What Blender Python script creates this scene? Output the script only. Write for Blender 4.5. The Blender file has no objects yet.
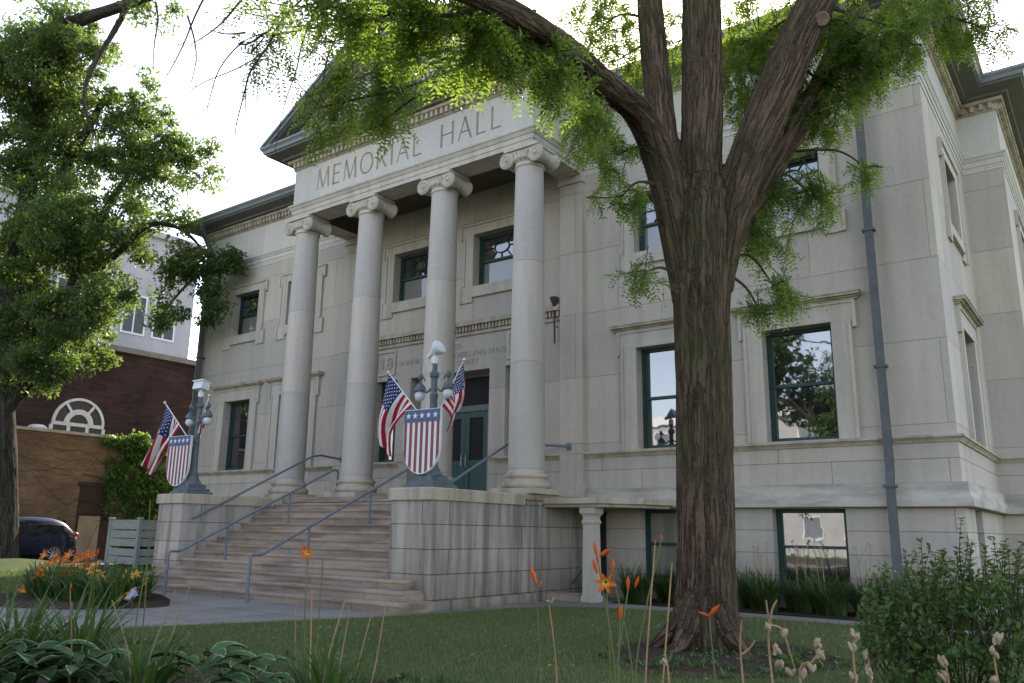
import bpy, bmesh, math, random
import numpy as np
from mathutils import Vector, Matrix
R = math.radians
rng = np.random.default_rng(7)
random.seed(7)
scene = bpy.context.scene
col = scene.collection

# ------------------------------------------------------------------ camera
CX, CY, CZ = 14.757, -16.983, 1.386
YAW, PITCH, ROLL, FPX = R(36.536), R(13.105), R(0.884), 818.948
FW = np.array([-math.sin(YAW)*math.cos(PITCH), math.cos(YAW)*math.cos(PITCH), math.sin(PITCH)])
_rt = np.array([math.cos(YAW), math.sin(YAW), 0.0])
_up = np.cross(_rt, FW)
RT = math.cos(ROLL)*_rt + math.sin(ROLL)*_up
UP = -math.sin(ROLL)*_rt + math.cos(ROLL)*_up
CAM = np.array([CX, CY, CZ])
HF = FW[:2]/np.linalg.norm(FW[:2])
cam_data = bpy.data.cameras.new('camera')
cam = bpy.data.objects.new('camera', cam_data)
col.objects.link(cam)
m = Matrix(((RT[0], UP[0], -FW[0], CX), (RT[1], UP[1], -FW[1], CY), (RT[2], UP[2], -FW[2], CZ), (0, 0, 0, 1)))
cam.matrix_world = m
cam_data.sensor_width = 36.0
cam_data.lens = FPX/1024*36.0
cam_data.clip_start = 0.05
cam_data.clip_end = 2000
scene.camera = cam

def ray(px, py):
    return FW + RT*(px-512)/FPX - UP*(py-341.5)/FPX
def PH(px, py, h):            # point seen at a pixel, h metres ahead (measured along the ground)
    d = ray(px, py)
    return CAM + d*(h/(d[0]*HF[0]+d[1]*HF[1]))
def PA(px, py, ax, val):
    d = ray(px, py)
    return CAM + d*((val-CAM[ax])/d[ax])

# ------------------------------------------------------------------ object helpers
def tag(o, label=None, cat=None, group=None, kind=None):
    if label: o['label'] = label
    if cat: o['category'] = cat
    if group: o['group'] = group
    if kind: o['kind'] = kind
    return o
def empty(name, loc, label, cat, group=None, rz=0.0):
    o = bpy.data.objects.new(name, None)
    col.objects.link(o)
    o.location = loc
    o.rotation_euler = (0, 0, rz)
    o.empty_display_size = 0.2
    return tag(o, label, cat, group)

class MB:
    def __init__(s):
        s.v = []; s.f = []; s.mi = []
    def addv(s, pts):
        n = len(s.v); s.v.extend([tuple(map(float, p)) for p in pts]); return n
    def face(s, idx, mi=0):
        s.f.append(tuple(idx)); s.mi.append(mi)
    def quad(s, a, b, c, d, mi=0):
        n = s.addv((a, b, c, d)); s.face((n, n+1, n+2, n+3), mi)
    def poly(s, pts, mi=0):
        n = s.addv(pts); s.face(range(n, n+len(pts)), mi)
    def box(s, x0, x1, y0, y1, z0, z1, mi=0, ch=0.0):
        if ch <= 0:
            n = s.addv([(x0,y0,z0),(x1,y0,z0),(x1,y1,z0),(x0,y1,z0),(x0,y0,z1),(x1,y0,z1),(x1,y1,z1),(x0,y1,z1)])
            for q in ((0,3,2,1),(4,5,6,7),(0,1,5,4),(1,2,6,5),(2,3,7,6),(3,0,4,7)):
                s.face([n+i for i in q], mi)
        else:                                            # chamfered on the upright and top edges
            c = ch
            ring = lambda i, z: [(x0+i+c,y0+i,z),(x1-i-c,y0+i,z),(x1-i,y0+i+c,z),(x1-i,y1-i-c,z),(x1-i-c,y1-i,z),(x0+i+c,y1-i,z),(x0+i,y1-i-c,z),(x0+i,y0+i+c,z)]
            n = s.addv(ring(0, z0)+ring(0, z1-c)+ring(c, z1))
            for k in range(2):
                for i in range(8):
                    j = (i+1) % 8
                    s.face((n+k*8+i, n+k*8+j, n+k*8+8+j, n+k*8+8+i), mi)
            s.face([n+16+i for i in range(8)], mi)
            s.face([n+7-i for i in range(8)], mi)
    def obox(s, M, sx, sy, sz, mi=0):                    # oriented box centred at M
        pts = [M @ Vector((x*sx/2, y*sy/2, z*sz/2)) for x, y, z in ((-1,-1,-1),(1,-1,-1),(1,1,-1),(-1,1,-1),(-1,-1,1),(1,-1,1),(1,1,1),(-1,1,1))]
        n = s.addv(pts)
        for q in ((0,3,2,1),(4,5,6,7),(0,1,5,4),(1,2,6,5),(2,3,7,6),(3,0,4,7)):
            s.face([n+i for i in q], mi)
    def tube(s, pts, rad, seg=8, caps=True, mi=0):
        pts = [np.array(p, float) for p in pts]
        if not hasattr(rad, '__len__'): rad = [rad]*len(pts)
        u = None; base = len(s.v)
        for i, p in enumerate(pts):
            t = pts[min(i+1, len(pts)-1)]-pts[max(i-1, 0)]
            t = t/(np.linalg.norm(t)+1e-9)
            if u is None:
                a = np.array([0, 0, 1.0]) if abs(t[2]) < .9 else np.array([1.0, 0, 0])
                u = np.cross(a, t)
            u = u-t*(u@t); u = u/(np.linalg.norm(u)+1e-9)
            w = np.cross(t, u)
            for k in range(seg):
                a = 2*math.pi*k/seg
                s.v.append(tuple(p+rad[i]*(math.cos(a)*u+math.sin(a)*w)))
        for i in range(len(pts)-1):
            for k in range(seg):
                k2 = (k+1) % seg
                s.face((base+i*seg+k, base+i*seg+k2, base+(i+1)*seg+k2, base+(i+1)*seg+k), mi)
        if caps:
            s.face([base+seg-1-k for k in range(seg)], mi)
            s.face([base+(len(pts)-1)*seg+k for k in range(seg)], mi)
    def lathe(s, prof, c, seg=32, M=None, mi=0, caps=True):   # prof [(r,z)], around +z at c (or frame M)
        base = len(s.v)
        for r, z in prof:
            for k in range(seg):
                a = 2*math.pi*k/seg
                p = (r*math.cos(a), r*math.sin(a), z)
                if M is not None: p = tuple(M @ Vector(p))
                else: p = (p[0]+c[0], p[1]+c[1], p[2]+c[2])
                s.v.append(p)
        for i in range(len(prof)-1):
            for k in range(seg):
                k2 = (k+1) % seg
                s.face((base+i*seg+k, base+i*seg+k2, base+(i+1)*seg+k2, base+(i+1)*seg+k), mi)
        if caps:
            s.face([base+seg-1-k for k in range(seg)], mi)
            s.face([base+(len(prof)-1)*seg+k for k in range(seg)], mi)
    def sweep(s, prof, path, mi=0, closed_prof=False):    # prof [(out,z)], path [(x,y)], outward = right of travel
        n = len(path); base = len(s.v); m_ = len(prof)
        P = [np.array(p, float) for p in path]
        for i in range(n):
            nn = []
            if i > 0:
                d = P[i]-P[i-1]; d /= np.linalg.norm(d); nn.append(np.array([d[1], -d[0]]))
            if i < n-1:
                d = P[i+1]-P[i]; d /= np.linalg.norm(d); nn.append(np.array([d[1], -d[0]]))
            if len(nn) == 2:
                b = nn[0]+nn[1]; b = b/(b@nn[0])
            else: b = nn[0]
            for o, z in prof:
                q = P[i]+b*o
                s.v.append((q[0], q[1], z))
        for i in range(n-1):
            for k in range(m_-1 if not closed_prof else m_):
                k2 = (k+1) % m_
                s.face((base+i*m_+k, base+(i+1)*m_+k, base+(i+1)*m_+k2, base+i*m_+k2), mi)
        if closed_prof:
            s.face([base+k for k in range(m_)], mi)
            s.face([base+(n-1)*m_+m_-1-k for k in range(m_)], mi)
    def sphere(s, c, r, seg=16, rings=10, sz=1.0, mi=0):
        prof = [(max(1e-4, r*math.sin(math.pi*i/rings)), -r*sz*math.cos(math.pi*i/rings)) for i in range(rings+1)]
        s.lathe(prof, c, seg, mi=mi)
    def build(s, name, mats, parent=None, smooth=None, origin=None):
        me = bpy.data.meshes.new(name)
        v = s.v
        if origin is not None:
            v = [(a-origin[0], b-origin[1], c-origin[2]) for a, b, c in v]
        me.from_pydata(v, [], s.f)
        if not isinstance(mats, (list, tuple)): mats = [mats]
        for mt in mats: me.materials.append(mt)
        me.polygons.foreach_set('material_index', np.array(s.mi, dtype=np.int32))
        o = bpy.data.objects.new(name, me)
        col.objects.link(o)
        if parent is not None: o.parent = parent
        if smooth is not None:
            me.polygons.foreach_set('use_smooth', np.ones(len(me.polygons), dtype=bool))
            try: me.set_sharp_from_angle(angle=R(smooth))
            except Exception: pass
        me.update()
        return o

def quads_obj(name, V, mat, parent=None, tri=False):     # V (n,4,3) or (n,3,3) numpy
    n, k = V.shape[0], V.shape[1]
    me = bpy.data.meshes.new(name)
    me.vertices.add(n*k)
    me.vertices.foreach_set('co', V.reshape(-1).astype(np.float32))
    me.loops.add(n*k)
    me.loops.foreach_set('vertex_index', np.arange(n*k, dtype=np.int32))
    me.polygons.add(n)
    me.polygons.foreach_set('loop_start', np.arange(0, n*k, k, dtype=np.int32))
    me.polygons.foreach_set('loop_total', np.full(n, k, dtype=np.int32))
    me.materials.append(mat)
    me.update(calc_edges=True)
    o = bpy.data.objects.new(name, me)
    col.objects.link(o)
    if parent is not None: o.parent = parent
    return o

def catmull(pts, n=8):
    P = [np.array(p, float) for p in pts]
    out = []
    for i in range(len(P)-1):
        p0, p1, p2, p3 = P[max(i-1, 0)], P[i], P[i+1], P[min(i+2, len(P)-1)]
        for k in range(n):
            t = k/n
            out.append(0.5*((2*p1)+(-p0+p2)*t+(2*p0-5*p1+4*p2-p3)*t*t+(-p0+3*p1-3*p2+p3)*t**3))
    out.append(P[-1])
    return out

# ------------------------------------------------------------------ materials
def mat_new(name):
    m_ = bpy.data.materials.new(name); m_.use_nodes = True
    nt = m_.node_tree
    for n in list(nt.nodes): nt.nodes.remove(n)
    out = nt.nodes.new('ShaderNodeOutputMaterial')
    return m_, nt, out
def N(nt, t, **kw):
    n = nt.nodes.new('ShaderNode'+t)
    for k, v in kw.items():
        if k.startswith('i_'):
            n.inputs[k[2:].replace('_', ' ')].default_value = v
        else: setattr(n, k, v)
    return n
def L(nt, a, b): nt.links.new(a, b)
def ramp(nt, fac, stops):
    n = nt.nodes.new('ShaderNodeValToRGB')
    e = n.color_ramp.elements
    while len(e) < len(stops): e.new(0.5)
    for i, (p, c) in enumerate(stops):
        e[i].position = p
        e[i].color = (c[0], c[1], c[2], 1) if hasattr(c, '__len__') else (c, c, c, 1)
    L(nt, fac, n.inputs[0])
    return n.outputs[0]
def mixc(nt, fac, a, b, mode='MIX'):
    n = nt.nodes.new('ShaderNodeMix'); n.data_type = 'RGBA'; n.blend_type = mode
    for sock, v in ((n.inputs[0], fac), (n.inputs[6], a), (n.inputs[7], b)):
        if isinstance(v, (int, float)): sock.default_value = v
        elif isinstance(v, tuple): sock.default_value = (v[0], v[1], v[2], 1)
        else: L(nt, v, sock)
    return n.outputs[2]
def math_(nt, op, a, b=None):
    n = nt.nodes.new('ShaderNodeMath'); n.operation = op
    for i, v in enumerate((a, b)):
        if v is None: continue
        if isinstance(v, (int, float)): n.inputs[i].default_value = v
        else: L(nt, v, n.inputs[i])
    return n.outputs[0]
def noise(nt, vec, scale, detail=4, rough=0.55):
    n = nt.nodes.new('ShaderNodeTexNoise')
    n.inputs['Scale'].default_value = scale; n.inputs['Detail'].default_value = detail
    n.inputs['Roughness'].default_value = rough
    if vec is not None: L(nt, vec, n.inputs['Vector'])
    return n.outputs['Fac']
def mapping(nt, vec, sc=(1, 1, 1), loc=(0, 0, 0)):
    n = nt.nodes.new('ShaderNodeMapping')
    n.inputs['Scale'].default_value = sc; n.inputs['Location'].default_value = loc
    L(nt, vec, n.inputs['Vector'])
    return n.outputs[0]
def objco(nt):
    return nt.nodes.new('ShaderNodeTexCoord').outputs['Object']
def bump(nt, h, strength, dist, normal=None):
    n = nt.nodes.new('ShaderNodeBump')
    n.inputs['Strength'].default_value = strength; n.inputs['Distance'].default_value = dist
    L(nt, h, n.inputs['Height'])
    if normal is not None: L(nt, normal, n.inputs['Normal'])
    return n.outputs[0]
def principled(nt, out, colr, rough=0.8, nrm=None, metal=0.0, spec=0.3):
    b = nt.nodes.new('ShaderNodeBsdfPrincipled')
    if isinstance(colr, tuple): b.inputs['Base Color'].default_value = (colr[0], colr[1], colr[2], 1)
    else: L(nt, colr, b.inputs['Base Color'])
    if isinstance(rough, (int, float)): b.inputs['Roughness'].default_value = rough
    else: L(nt, rough, b.inputs['Roughness'])
    b.inputs['Metallic'].default_value = metal
    b.inputs['Specular IOR Level'].default_value = spec
    if nrm is not None: L(nt, nrm, b.inputs['Normal'])
    L(nt, b.outputs[0], out.inputs[0])
    return b

def wall_uv(nt):
    """(along, up, 0) on upright faces of any heading"""
    co = objco(nt)
    s = nt.nodes.new('ShaderNodeSeparateXYZ'); L(nt, co, s.inputs[0])
    g = nt.nodes.new('ShaderNodeNewGeometry')
    sn = nt.nodes.new('ShaderNodeSeparateXYZ'); L(nt, g.outputs['True Normal'], sn.inputs[0])
    side = math_(nt, 'GREATER_THAN', math_(nt, 'ABSOLUTE', sn.outputs[0]), 0.6)
    mx = nt.nodes.new('ShaderNodeMix'); mx.data_type = 'FLOAT'
    L(nt, side, mx.inputs[0]); L(nt, s.outputs[0], mx.inputs[2]); L(nt, s.outputs[1], mx.inputs[3])
    c = nt.nodes.new('ShaderNodeCombineXYZ')
    L(nt, mx.outputs[0], c.inputs[0]); L(nt, s.outputs[2], c.inputs[1])
    return c.outputs[0], co, s

def stone_mat(name, base, warm, bw=0, rh=0, mortar=0.01, zoff=0.0, stain=0.3, joint_dark=0.45, low_dirt=False, bstr=0.25, sst=(3.2, 3.2, 0.22)):
    m_, nt, out = mat_new(name)
    uv, co, sep = wall_uv(nt)
    n1 = noise(nt, co, 0.55, 5, 0.6)
    n2 = noise(nt, co, 9.0, 6, 0.65)
    streak = noise(nt, mapping(nt, co, sst), 1.0, 5, 0.6)
    c = mixc(nt, ramp(nt, n1, [(0.3, 0.0), (0.7, 1.0)]), base, warm)
    if bw:
        b = nt.nodes.new('ShaderNodeTexBrick')
        b.offset = 0.5
        b.inputs['Scale'].default_value = 1.0
        b.inputs['Brick Width'].default_value = bw; b.inputs['Row Height'].default_value = rh
        b.inputs['Mortar Size'].default_value = mortar; b.inputs['Mortar Smooth'].default_value = 0.53
        b.inputs['Bias'].default_value = 0.0
        b.inputs['Color1'].default_value = (0.87, 0.875, 0.90, 1); b.inputs['Color2'].default_value = (1.06, 1.03, 0.99, 1)
        b.inputs['Mortar'].default_value = (joint_dark, joint_dark*0.93, joint_dark*0.85, 1)
        L(nt, mapping(nt, uv, (1, 1, 1), (0.37, -zoff, 0)), b.inputs['Vector'])
        c = mixc(nt, 1.0, c, b.outputs['Color'], 'MULTIPLY')
    c = mixc(nt, 1.0, c, ramp(nt, n2, [(0.25, (0.91, 0.905, 0.895)), (0.7, (1.03, 1.03, 1.03))]), 'MULTIPLY')
    c = mixc(nt, stain, c, ramp(nt, streak, [(0.36, (0.42, 0.41, 0.39)), (0.56, (1, 1, 1))]), 'MULTIPLY')
    if low_dirt:
        d = math_(nt, 'ADD', math_(nt, 'MULTIPLY', sep.outputs[2], 0.45), math_(nt, 'MULTIPLY', n1, 0.8))
        c = mixc(nt, 1.0, c, ramp(nt, d, [(0.35, (0.62, 0.58, 0.53)), (0.9, (1, 1, 1))]), 'MULTIPLY')
    h = math_(nt, 'MULTIPLY', n2, 0.35)
    nr = bump(nt, h, bstr, 0.02)
    if bw:
        h2 = math_(nt, 'SUBTRACT', 1.0, b.outputs['Fac'])
        nr = bump(nt, h2, 0.7, 0.015, nr)
    principled(nt, out, c, 0.86, nr, spec=0.2)
    return m_

def plain_mat(name, c1, c2=None, rough=0.6, scale=6.0, metal=0.0, spec=0.4, bstr=0.1, stretch=(1, 1, 1)):
    m_, nt, out = mat_new(name)
    co = mapping(nt, objco(nt), stretch)
    n1 = noise(nt, co, scale, 5, 0.6)
    c2 = c2 or tuple(x*0.75 for x in c1)
    c = mixc(nt, ramp(nt, n1, [(0.35, 0.0), (0.65, 1.0)]), c1, c2)
    nr = bump(nt, noise(nt, co, scale*5, 3), bstr, 0.01) if bstr else None
    principled(nt, out, c, rough, nr, metal, spec)
    return m_

def leaf_mat(name, dark, light, trans, tfac=0.45, clump=0.8, rough=0.5):
    m_, nt, out = mat_new(name)
    g = nt.nodes.new('ShaderNodeNewGeometry')
    n1 = noise(nt, objco(nt), clump, 3, 0.6)
    f = math_(nt, 'ADD', math_(nt, 'MULTIPLY', g.outputs['Random Per Island'], 0.6), math_(nt, 'MULTIPLY', n1, 0.6))
    f = ramp(nt, f, [(0.2, 0.0), (0.95, 1.0)])
    c = mixc(nt, f, dark, light)
    p = nt.nodes.new('ShaderNodeBsdfPrincipled')
    L(nt, c, p.inputs['Base Color']); p.inputs['Roughness'].default_value = rough
    p.inputs['Specular IOR Level'].default_value = 0.35
    t = nt.nodes.new('ShaderNodeBsdfTranslucent')
    tc = mixc(nt, f, tuple(x*0.7 for x in trans), trans)
    L(nt, tc, t.inputs[0])
    mx = nt.nodes.new('ShaderNodeMixShader'); mx.inputs[0].default_value = tfac
    L(nt, p.outputs[0], mx.inputs[1]); L(nt, t.outputs[0], mx.inputs[2])
    L(nt, mx.outputs[0], out.inputs[0])
    return m_

def bark_mat(name, c1, c2, moss=None, sc=1.0):
    m_, nt, out = mat_new(name)
    at_n = nt.nodes.new('ShaderNodeAttribute'); at_n.attribute_name = 'bark'
    co = at_n.outputs['Vector']
    warp = noise(nt, co, 3.0, 2)
    v = nt.nodes.new('ShaderNodeVectorMath'); v.operation = 'ADD'
    cmb = nt.nodes.new('ShaderNodeCombineXYZ')
    w_ = math_(nt, 'MULTIPLY', warp, 0.07)
    L(nt, w_, cmb.inputs[0]); L(nt, w_, cmb.inputs[1])
    L(nt, co, v.inputs[0]); L(nt, cmb.outputs[0], v.inputs[1])
    st = mapping(nt, v.outputs[0], (17*sc, 17*sc, 1.15*sc))
    n0 = noise(nt, st, 1.0, 3, 0.5)
    rd = ramp(nt, math_(nt, 'ABSOLUTE', math_(nt, 'SUBTRACT', n0, 0.5)), [(0.0, 0.0), (0.035, 0.55), (0.12, 1.0)])
    nf = noise(nt, mapping(nt, v.outputs[0], (44*sc, 44*sc, 5*sc)), 1.0, 5, 0.65)
    nb = noise(nt, mapping(nt, v.outputs[0], (8*sc, 8*sc, 0.75*sc), (3, 5, 1)), 1.0, 3, 0.5)
    rb = ramp(nt, math_(nt, 'ABSOLUTE', math_(nt, 'SUBTRACT', nb, 0.5)), [(0.0, 0.0), (0.04, 0.6), (0.13, 1.0)])
    pm = ramp(nt, noise(nt, mapping(nt, co, (1, 1, .5)), 1.7, 3), [(0.4, 0.0), (0.6, 1.0)])
    mxf = nt.nodes.new('ShaderNodeMix'); mxf.data_type = 'FLOAT'; L(nt, pm, mxf.inputs[0]); L(nt, rd, mxf.inputs[2]); L(nt, rb, mxf.inputs[3]); rd = mxf.outputs[0]
    n1 = math_(nt, 'MULTIPLY', math_(nt, 'ADD', math_(nt, 'MULTIPLY', rd, 0.42), math_(nt, 'MULTIPLY', nf, 0.75)), 0.85)
    n2 = noise(nt, co, 30*sc, 4)
    n3 = noise(nt, co, 0.9, 3)
    c = mixc(nt, ramp(nt, n1, [(0.30, 0.0), (0.62, 1.0)]), tuple(x*0.20 for x in c1), c1)
    c = mixc(nt, ramp(nt, n2, [(0.4, 0.0), (0.75, 0.6)]), c, c2)
    if moss:
        c = mixc(nt, math_(nt, 'MULTIPLY', ramp(nt, n3, [(0.42, 0.0), (0.62, 1.0)]), n1), c, moss)
    h = math_(nt, 'ADD', ramp(nt, n1, [(0.3, 0.0), (0.62, 1.0)]), math_(nt, 'MULTIPLY', n2, 0.25))
    principled(nt, out, c, 0.95, bump(nt, h, 1.0, 0.038), spec=0.1)
    return m_

def brick_mat(name, c1, c2, mortar, bw=0.21, rh=0.075):
    m_, nt, out = mat_new(name)
    uv, co, sep = wall_uv(nt)
    b = nt.nodes.new('ShaderNodeTexBrick')
    b.inputs['Scale'].default_value = 1.0
    b.inputs['Brick Width'].default_value = bw; b.inputs['Row Height'].default_value = rh
    b.inputs['Mortar Size'].default_value = 0.008; b.inputs['Mortar Smooth'].default_value = 0.3
    b.inputs['Color1'].default_value = (*c1, 1); b.inputs['Color2'].default_value = (*c2, 1)
    b.inputs['Mortar'].default_value = (*mortar, 1)
    L(nt, uv, b.inputs['Vector'])
    n1 = noise(nt, co, 0.8, 5)
    n2 = noise(nt, mapping(nt, co, (1, 1, 6)), 1.2, 4)
    c = mixc(nt, 1.0, b.outputs['Color'], ramp(nt, n1, [(0.3, 0.62), (0.7, 1.1)]), 'MULTIPLY')
    c = mixc(nt, 0.6, c, ramp(nt, n2, [(0.35, 0.55), (0.6, 1.0)]), 'MULTIPLY')
    principled(nt, out, c, 0.9, bump(nt, math_(nt, 'SUBTRACT', 1.0, b.outputs['Fac']), 0.5, 0.01), spec=0.15)
    return m_

M = {}
M['ashlar'] = stone_mat('smooth_limestone_ashlar', (0.47, 0.43, 0.37), (0.515, 0.47, 0.40), 2.3, 1.62, 0.007, 0.25, stain=0.17, joint_dark=0.62)
M['rustic'] = stone_mat('rusticated_limestone', (0.46, 0.42, 0.362), (0.51, 0.465, 0.40), 2.1, 0.446, 0.008, 0.166, stain=0.22, joint_dark=0.5, low_dirt=True)
M['trim'] = stone_mat('carved_limestone_trim', (0.48, 0.445, 0.385), (0.53, 0.48, 0.40), stain=0.3)
M['trim_aged'] = stone_mat('aged_limestone_trim', (0.45, 0.40, 0.32), (0.50, 0.43, 0.33), stain=0.55)
M['water_table'] = stone_mat('weathered_ledge_limestone', (0.45, 0.42, 0.365), (0.49, 0.45, 0.385), stain=0.6, sst=(0.8, 0.8, 4.5))
M['column'] = stone_mat('column_limestone', (0.51, 0.47, 0.42), (0.55, 0.50, 0.435), 60, 2.4, 0.006, 0.35, stain=0.18, joint_dark=0.75)
M['frieze'] = stone_mat('frieze_limestone', (0.55, 0.535, 0.49), (0.57, 0.54, 0.48), 1.9, 3.0, 0.004, 10.5, stain=0.1, joint_dark=0.8)
M['carved'] = stone_mat('darker_carved_stone', (0.33, 0.285, 0.215), (0.38, 0.33, 0.25), stain=0.3)  # darker tone for the cut letters and the strip on the capitals
M['pier'] = stone_mat('pier_limestone', (0.43, 0.40, 0.36), (0.48, 0.43, 0.365), 1.55, 0.446, 0.010, 0.166, stain=0.85, joint_dark=0.36, low_dirt=True)
M['step'] = stone_mat('worn_step_stone', (0.335, 0.27, 0.21), (0.41, 0.34, 0.27), 1.9, 50, 0.006, 20, stain=0.7, joint_dark=0.45, sst=(0.7, 1.2, 5.0))
M['dark_gap'] = plain_mat('dark_soffit_paint', (0.15, 0.145, 0.135), (0.125, 0.12, 0.11), rough=0.8)  # dark grey-brown paint of the soffits and rake undersides
M['cornice_metal'] = plain_mat('grey_sheet_metal', (0.17, 0.19, 0.20), (0.22, 0.24, 0.245), rough=0.45, spec=0.5, stretch=(0.3, 0.3, 3))
M['green'] = plain_mat('dark_green_painted_wood', (0.013, 0.042, 0.038), (0.020, 0.054, 0.048), rough=0.45, bstr=0.05)
M['door_green'] = plain_mat('teal_green_door_paint', (0.020, 0.064, 0.058), (0.027, 0.078, 0.070), rough=0.5, bstr=0.05)
M['pipe'] = plain_mat('blue_grey_pipe_paint', (0.082, 0.092, 0.092), (0.11, 0.12, 0.12), rough=0.65, scale=3)
M['rail'] = plain_mat('grey_rail_paint', (0.12, 0.15, 0.18), (0.16, 0.185, 0.21), rough=0.45, scale=12)
M['lamp_iron'] = plain_mat('grey_cast_iron', (0.13, 0.155, 0.165), (0.08, 0.095, 0.105), rough=0.55, scale=7)
M['white_globe'] = plain_mat('white_opal_glass', (0.62, 0.63, 0.64), (0.56, 0.57, 0.59), rough=0.25, bstr=0)
M['white_paint'] = plain_mat('white_paint', (0.74, 0.75, 0.76), (0.68, 0.69, 0.70), rough=0.5, bstr=0.03)
M['red_cloth'] = plain_mat('red_cloth', (0.36, 0.025, 0.035), (0.30, 0.018, 0.028), rough=0.85, scale=14, spec=0.1)
M['white_cloth'] = plain_mat('white_cloth', (0.72, 0.70, 0.68), (0.64, 0.62, 0.62), rough=0.85, scale=14, spec=0.1)
M['blue_cloth'] = plain_mat('navy_blue_cloth', (0.025, 0.04, 0.13), (0.018, 0.03, 0.10), rough=0.85, scale=14, spec=0.1)
M['red_paint'] = plain_mat('faded_red_paint', (0.27, 0.06, 0.06), (0.22, 0.045, 0.045), rough=0.6, scale=9)
M['blue_paint'] = plain_mat('faded_blue_paint', (0.09, 0.12, 0.23), (0.07, 0.10, 0.19), rough=0.6, scale=9)
M['brass'] = plain_mat('pale_gilt_metal', (0.7, 0.66, 0.52), rough=0.3, metal=0.6, bstr=0)
M['roof_tile'] = plain_mat('red_clay_tile', (0.22, 0.07, 0.05), (0.14, 0.05, 0.04), rough=0.8, scale=9)
M['interior'] = plain_mat('dark_interior', (0.02, 0.02, 0.02), rough=0.9, bstr=0)
M['blind'] = plain_mat('pale_roller_blind', (0.42, 0.41, 0.36), (0.34, 0.33, 0.29), rough=0.8, scale=2)
M['brick_red'] = brick_mat('dark_red_brick', (0.078, 0.046, 0.038), (0.056, 0.034, 0.03), (0.08, 0.06, 0.052))
M['brick_yellow'] = brick_mat('tan_brick', (0.30, 0.20, 0.112), (0.235, 0.155, 0.086), (0.17, 0.12, 0.08))
M['rust_wood'] = plain_mat('brown_boarded_wood', (0.055, 0.03, 0.02), (0.035, 0.02, 0.014), rough=0.8)
M['plywood'] = plain_mat('weathered_plywood', (0.36, 0.28, 0.19), (0.28, 0.21, 0.14), rough=0.85, scale=3, stretch=(1, 1, 0.3))
M['grey_wood'] = plain_mat('pale_grey_painted_boards', (0.33, 0.345, 0.32), (0.27, 0.28, 0.26), rough=0.75, scale=3, stretch=(1, 1, 6))
def concrete_mat():
    m_, nt, out = mat_new('grey_concrete_slabs')
    co = objco(nt)
    b = nt.nodes.new('ShaderNodeTexBrick'); b.offset = 0.0
    b.inputs['Scale'].default_value = 1.0; b.inputs['Brick Width'].default_value = 1.55; b.inputs['Row Height'].default_value = 1.55
    b.inputs['Mortar Size'].default_value = 0.014; b.inputs['Color1'].default_value = (0.86, 0.86, 0.86, 1); b.inputs['Color2'].default_value = (1.08, 1.07, 1.05, 1); b.inputs['Mortar'].default_value = (0.35, 0.34, 0.32, 1)
    L(nt, co, b.inputs['Vector'])
    n1 = noise(nt, co, 1.3, 6, 0.65); n2 = noise(nt, co, 45, 3)
    c = mixc(nt, ramp(nt, n1, [(0.3, 0.0), (0.7, 1.0)]), (0.29, 0.272, 0.245), (0.215, 0.203, 0.185))
    c = mixc(nt, 1.0, c, b.outputs['Color'], 'MULTIPLY')
    c = mixc(nt, 0.5, c, ramp(nt, n2, [(0.3, 0.7), (0.7, 1.1)]), 'MULTIPLY')
    principled(nt, out, c, 0.92, bump(nt, n2, 0.25, 0.006), spec=0.15)
    return m_
M['concrete'] = concrete_mat()
M['asphalt'] = plain_mat('asphalt', (0.05, 0.05, 0.052), (0.06, 0.06, 0.06), rough=0.9, scale=3)
M['soil'] = plain_mat('dark_mulch', (0.045, 0.034, 0.026), (0.07, 0.052, 0.04), rough=1.0, scale=14, spec=0.05, bstr=1.0)
M['pale_stucco'] = plain_mat('pale_stucco', (0.42, 0.42, 0.42), (0.35, 0.35, 0.355), rough=0.9, scale=0.8)
M['car_paint'] = plain_mat('deep_blue_black_car_paint', (0.010, 0.013, 0.026), (0.011, 0.015, 0.03), rough=0.12, bstr=0, spec=0.6)
M['car_glass'] = plain_mat('tinted_car_glass', (0.008, 0.009, 0.01), rough=0.06, bstr=0, spec=0.6)
M['tyre'] = plain_mat('tyre_rubber', (0.02, 0.02, 0.02), rough=0.85)
M['alloy'] = plain_mat('silver_alloy', (0.6, 0.6, 0.6), rough=0.3, metal=0.8, bstr=0)
M['tail_red'] = plain_mat('red_tail_lens', (0.45, 0.02, 0.02), rough=0.15, bstr=0, spec=0.6)
M['bark'] = bark_mat('furrowed_brown_bark', (0.112, 0.076, 0.052), (0.165, 0.122, 0.090), (0.072, 0.074, 0.032))
M['bark_grey'] = bark_mat('grey_brown_bark', (0.065, 0.055, 0.045), (0.10, 0.088, 0.074))  # bark tone lowered, putting the backlit look of the limbs into the colour
M['twig'] = plain_mat('dark_twig', (0.045, 0.034, 0.026), (0.07, 0.052, 0.04), rough=0.9, bstr=0)
M['cut_wood'] = plain_mat('healed_branch_scar', (0.24, 0.16, 0.12), (0.16, 0.10, 0.07), rough=0.9, scale=20)
M['leaf_locust'] = leaf_mat('honey_locust_leaf', (0.012, 0.036, 0.014), (0.040, 0.082, 0.022), (0.48, 0.68, 0.07), 0.40, 0.9)
M['leaf_ash'] = leaf_mat('street_tree_leaf', (0.012, 0.029, 0.012), (0.042, 0.074, 0.024), (0.38, 0.56, 0.08), 0.30, 0.5)
M['leaf_shrub'] = leaf_mat('shrub_leaf', (0.030, 0.070, 0.020), (0.115, 0.19, 0.05), (0.19, 0.29, 0.05), 0.36, 2.5)
M['leaf_lily'] = leaf_mat('daylily_blade', (0.030, 0.075, 0.020), (0.085, 0.15, 0.035), (0.12, 0.22, 0.04), 0.3, 2.5)
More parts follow.
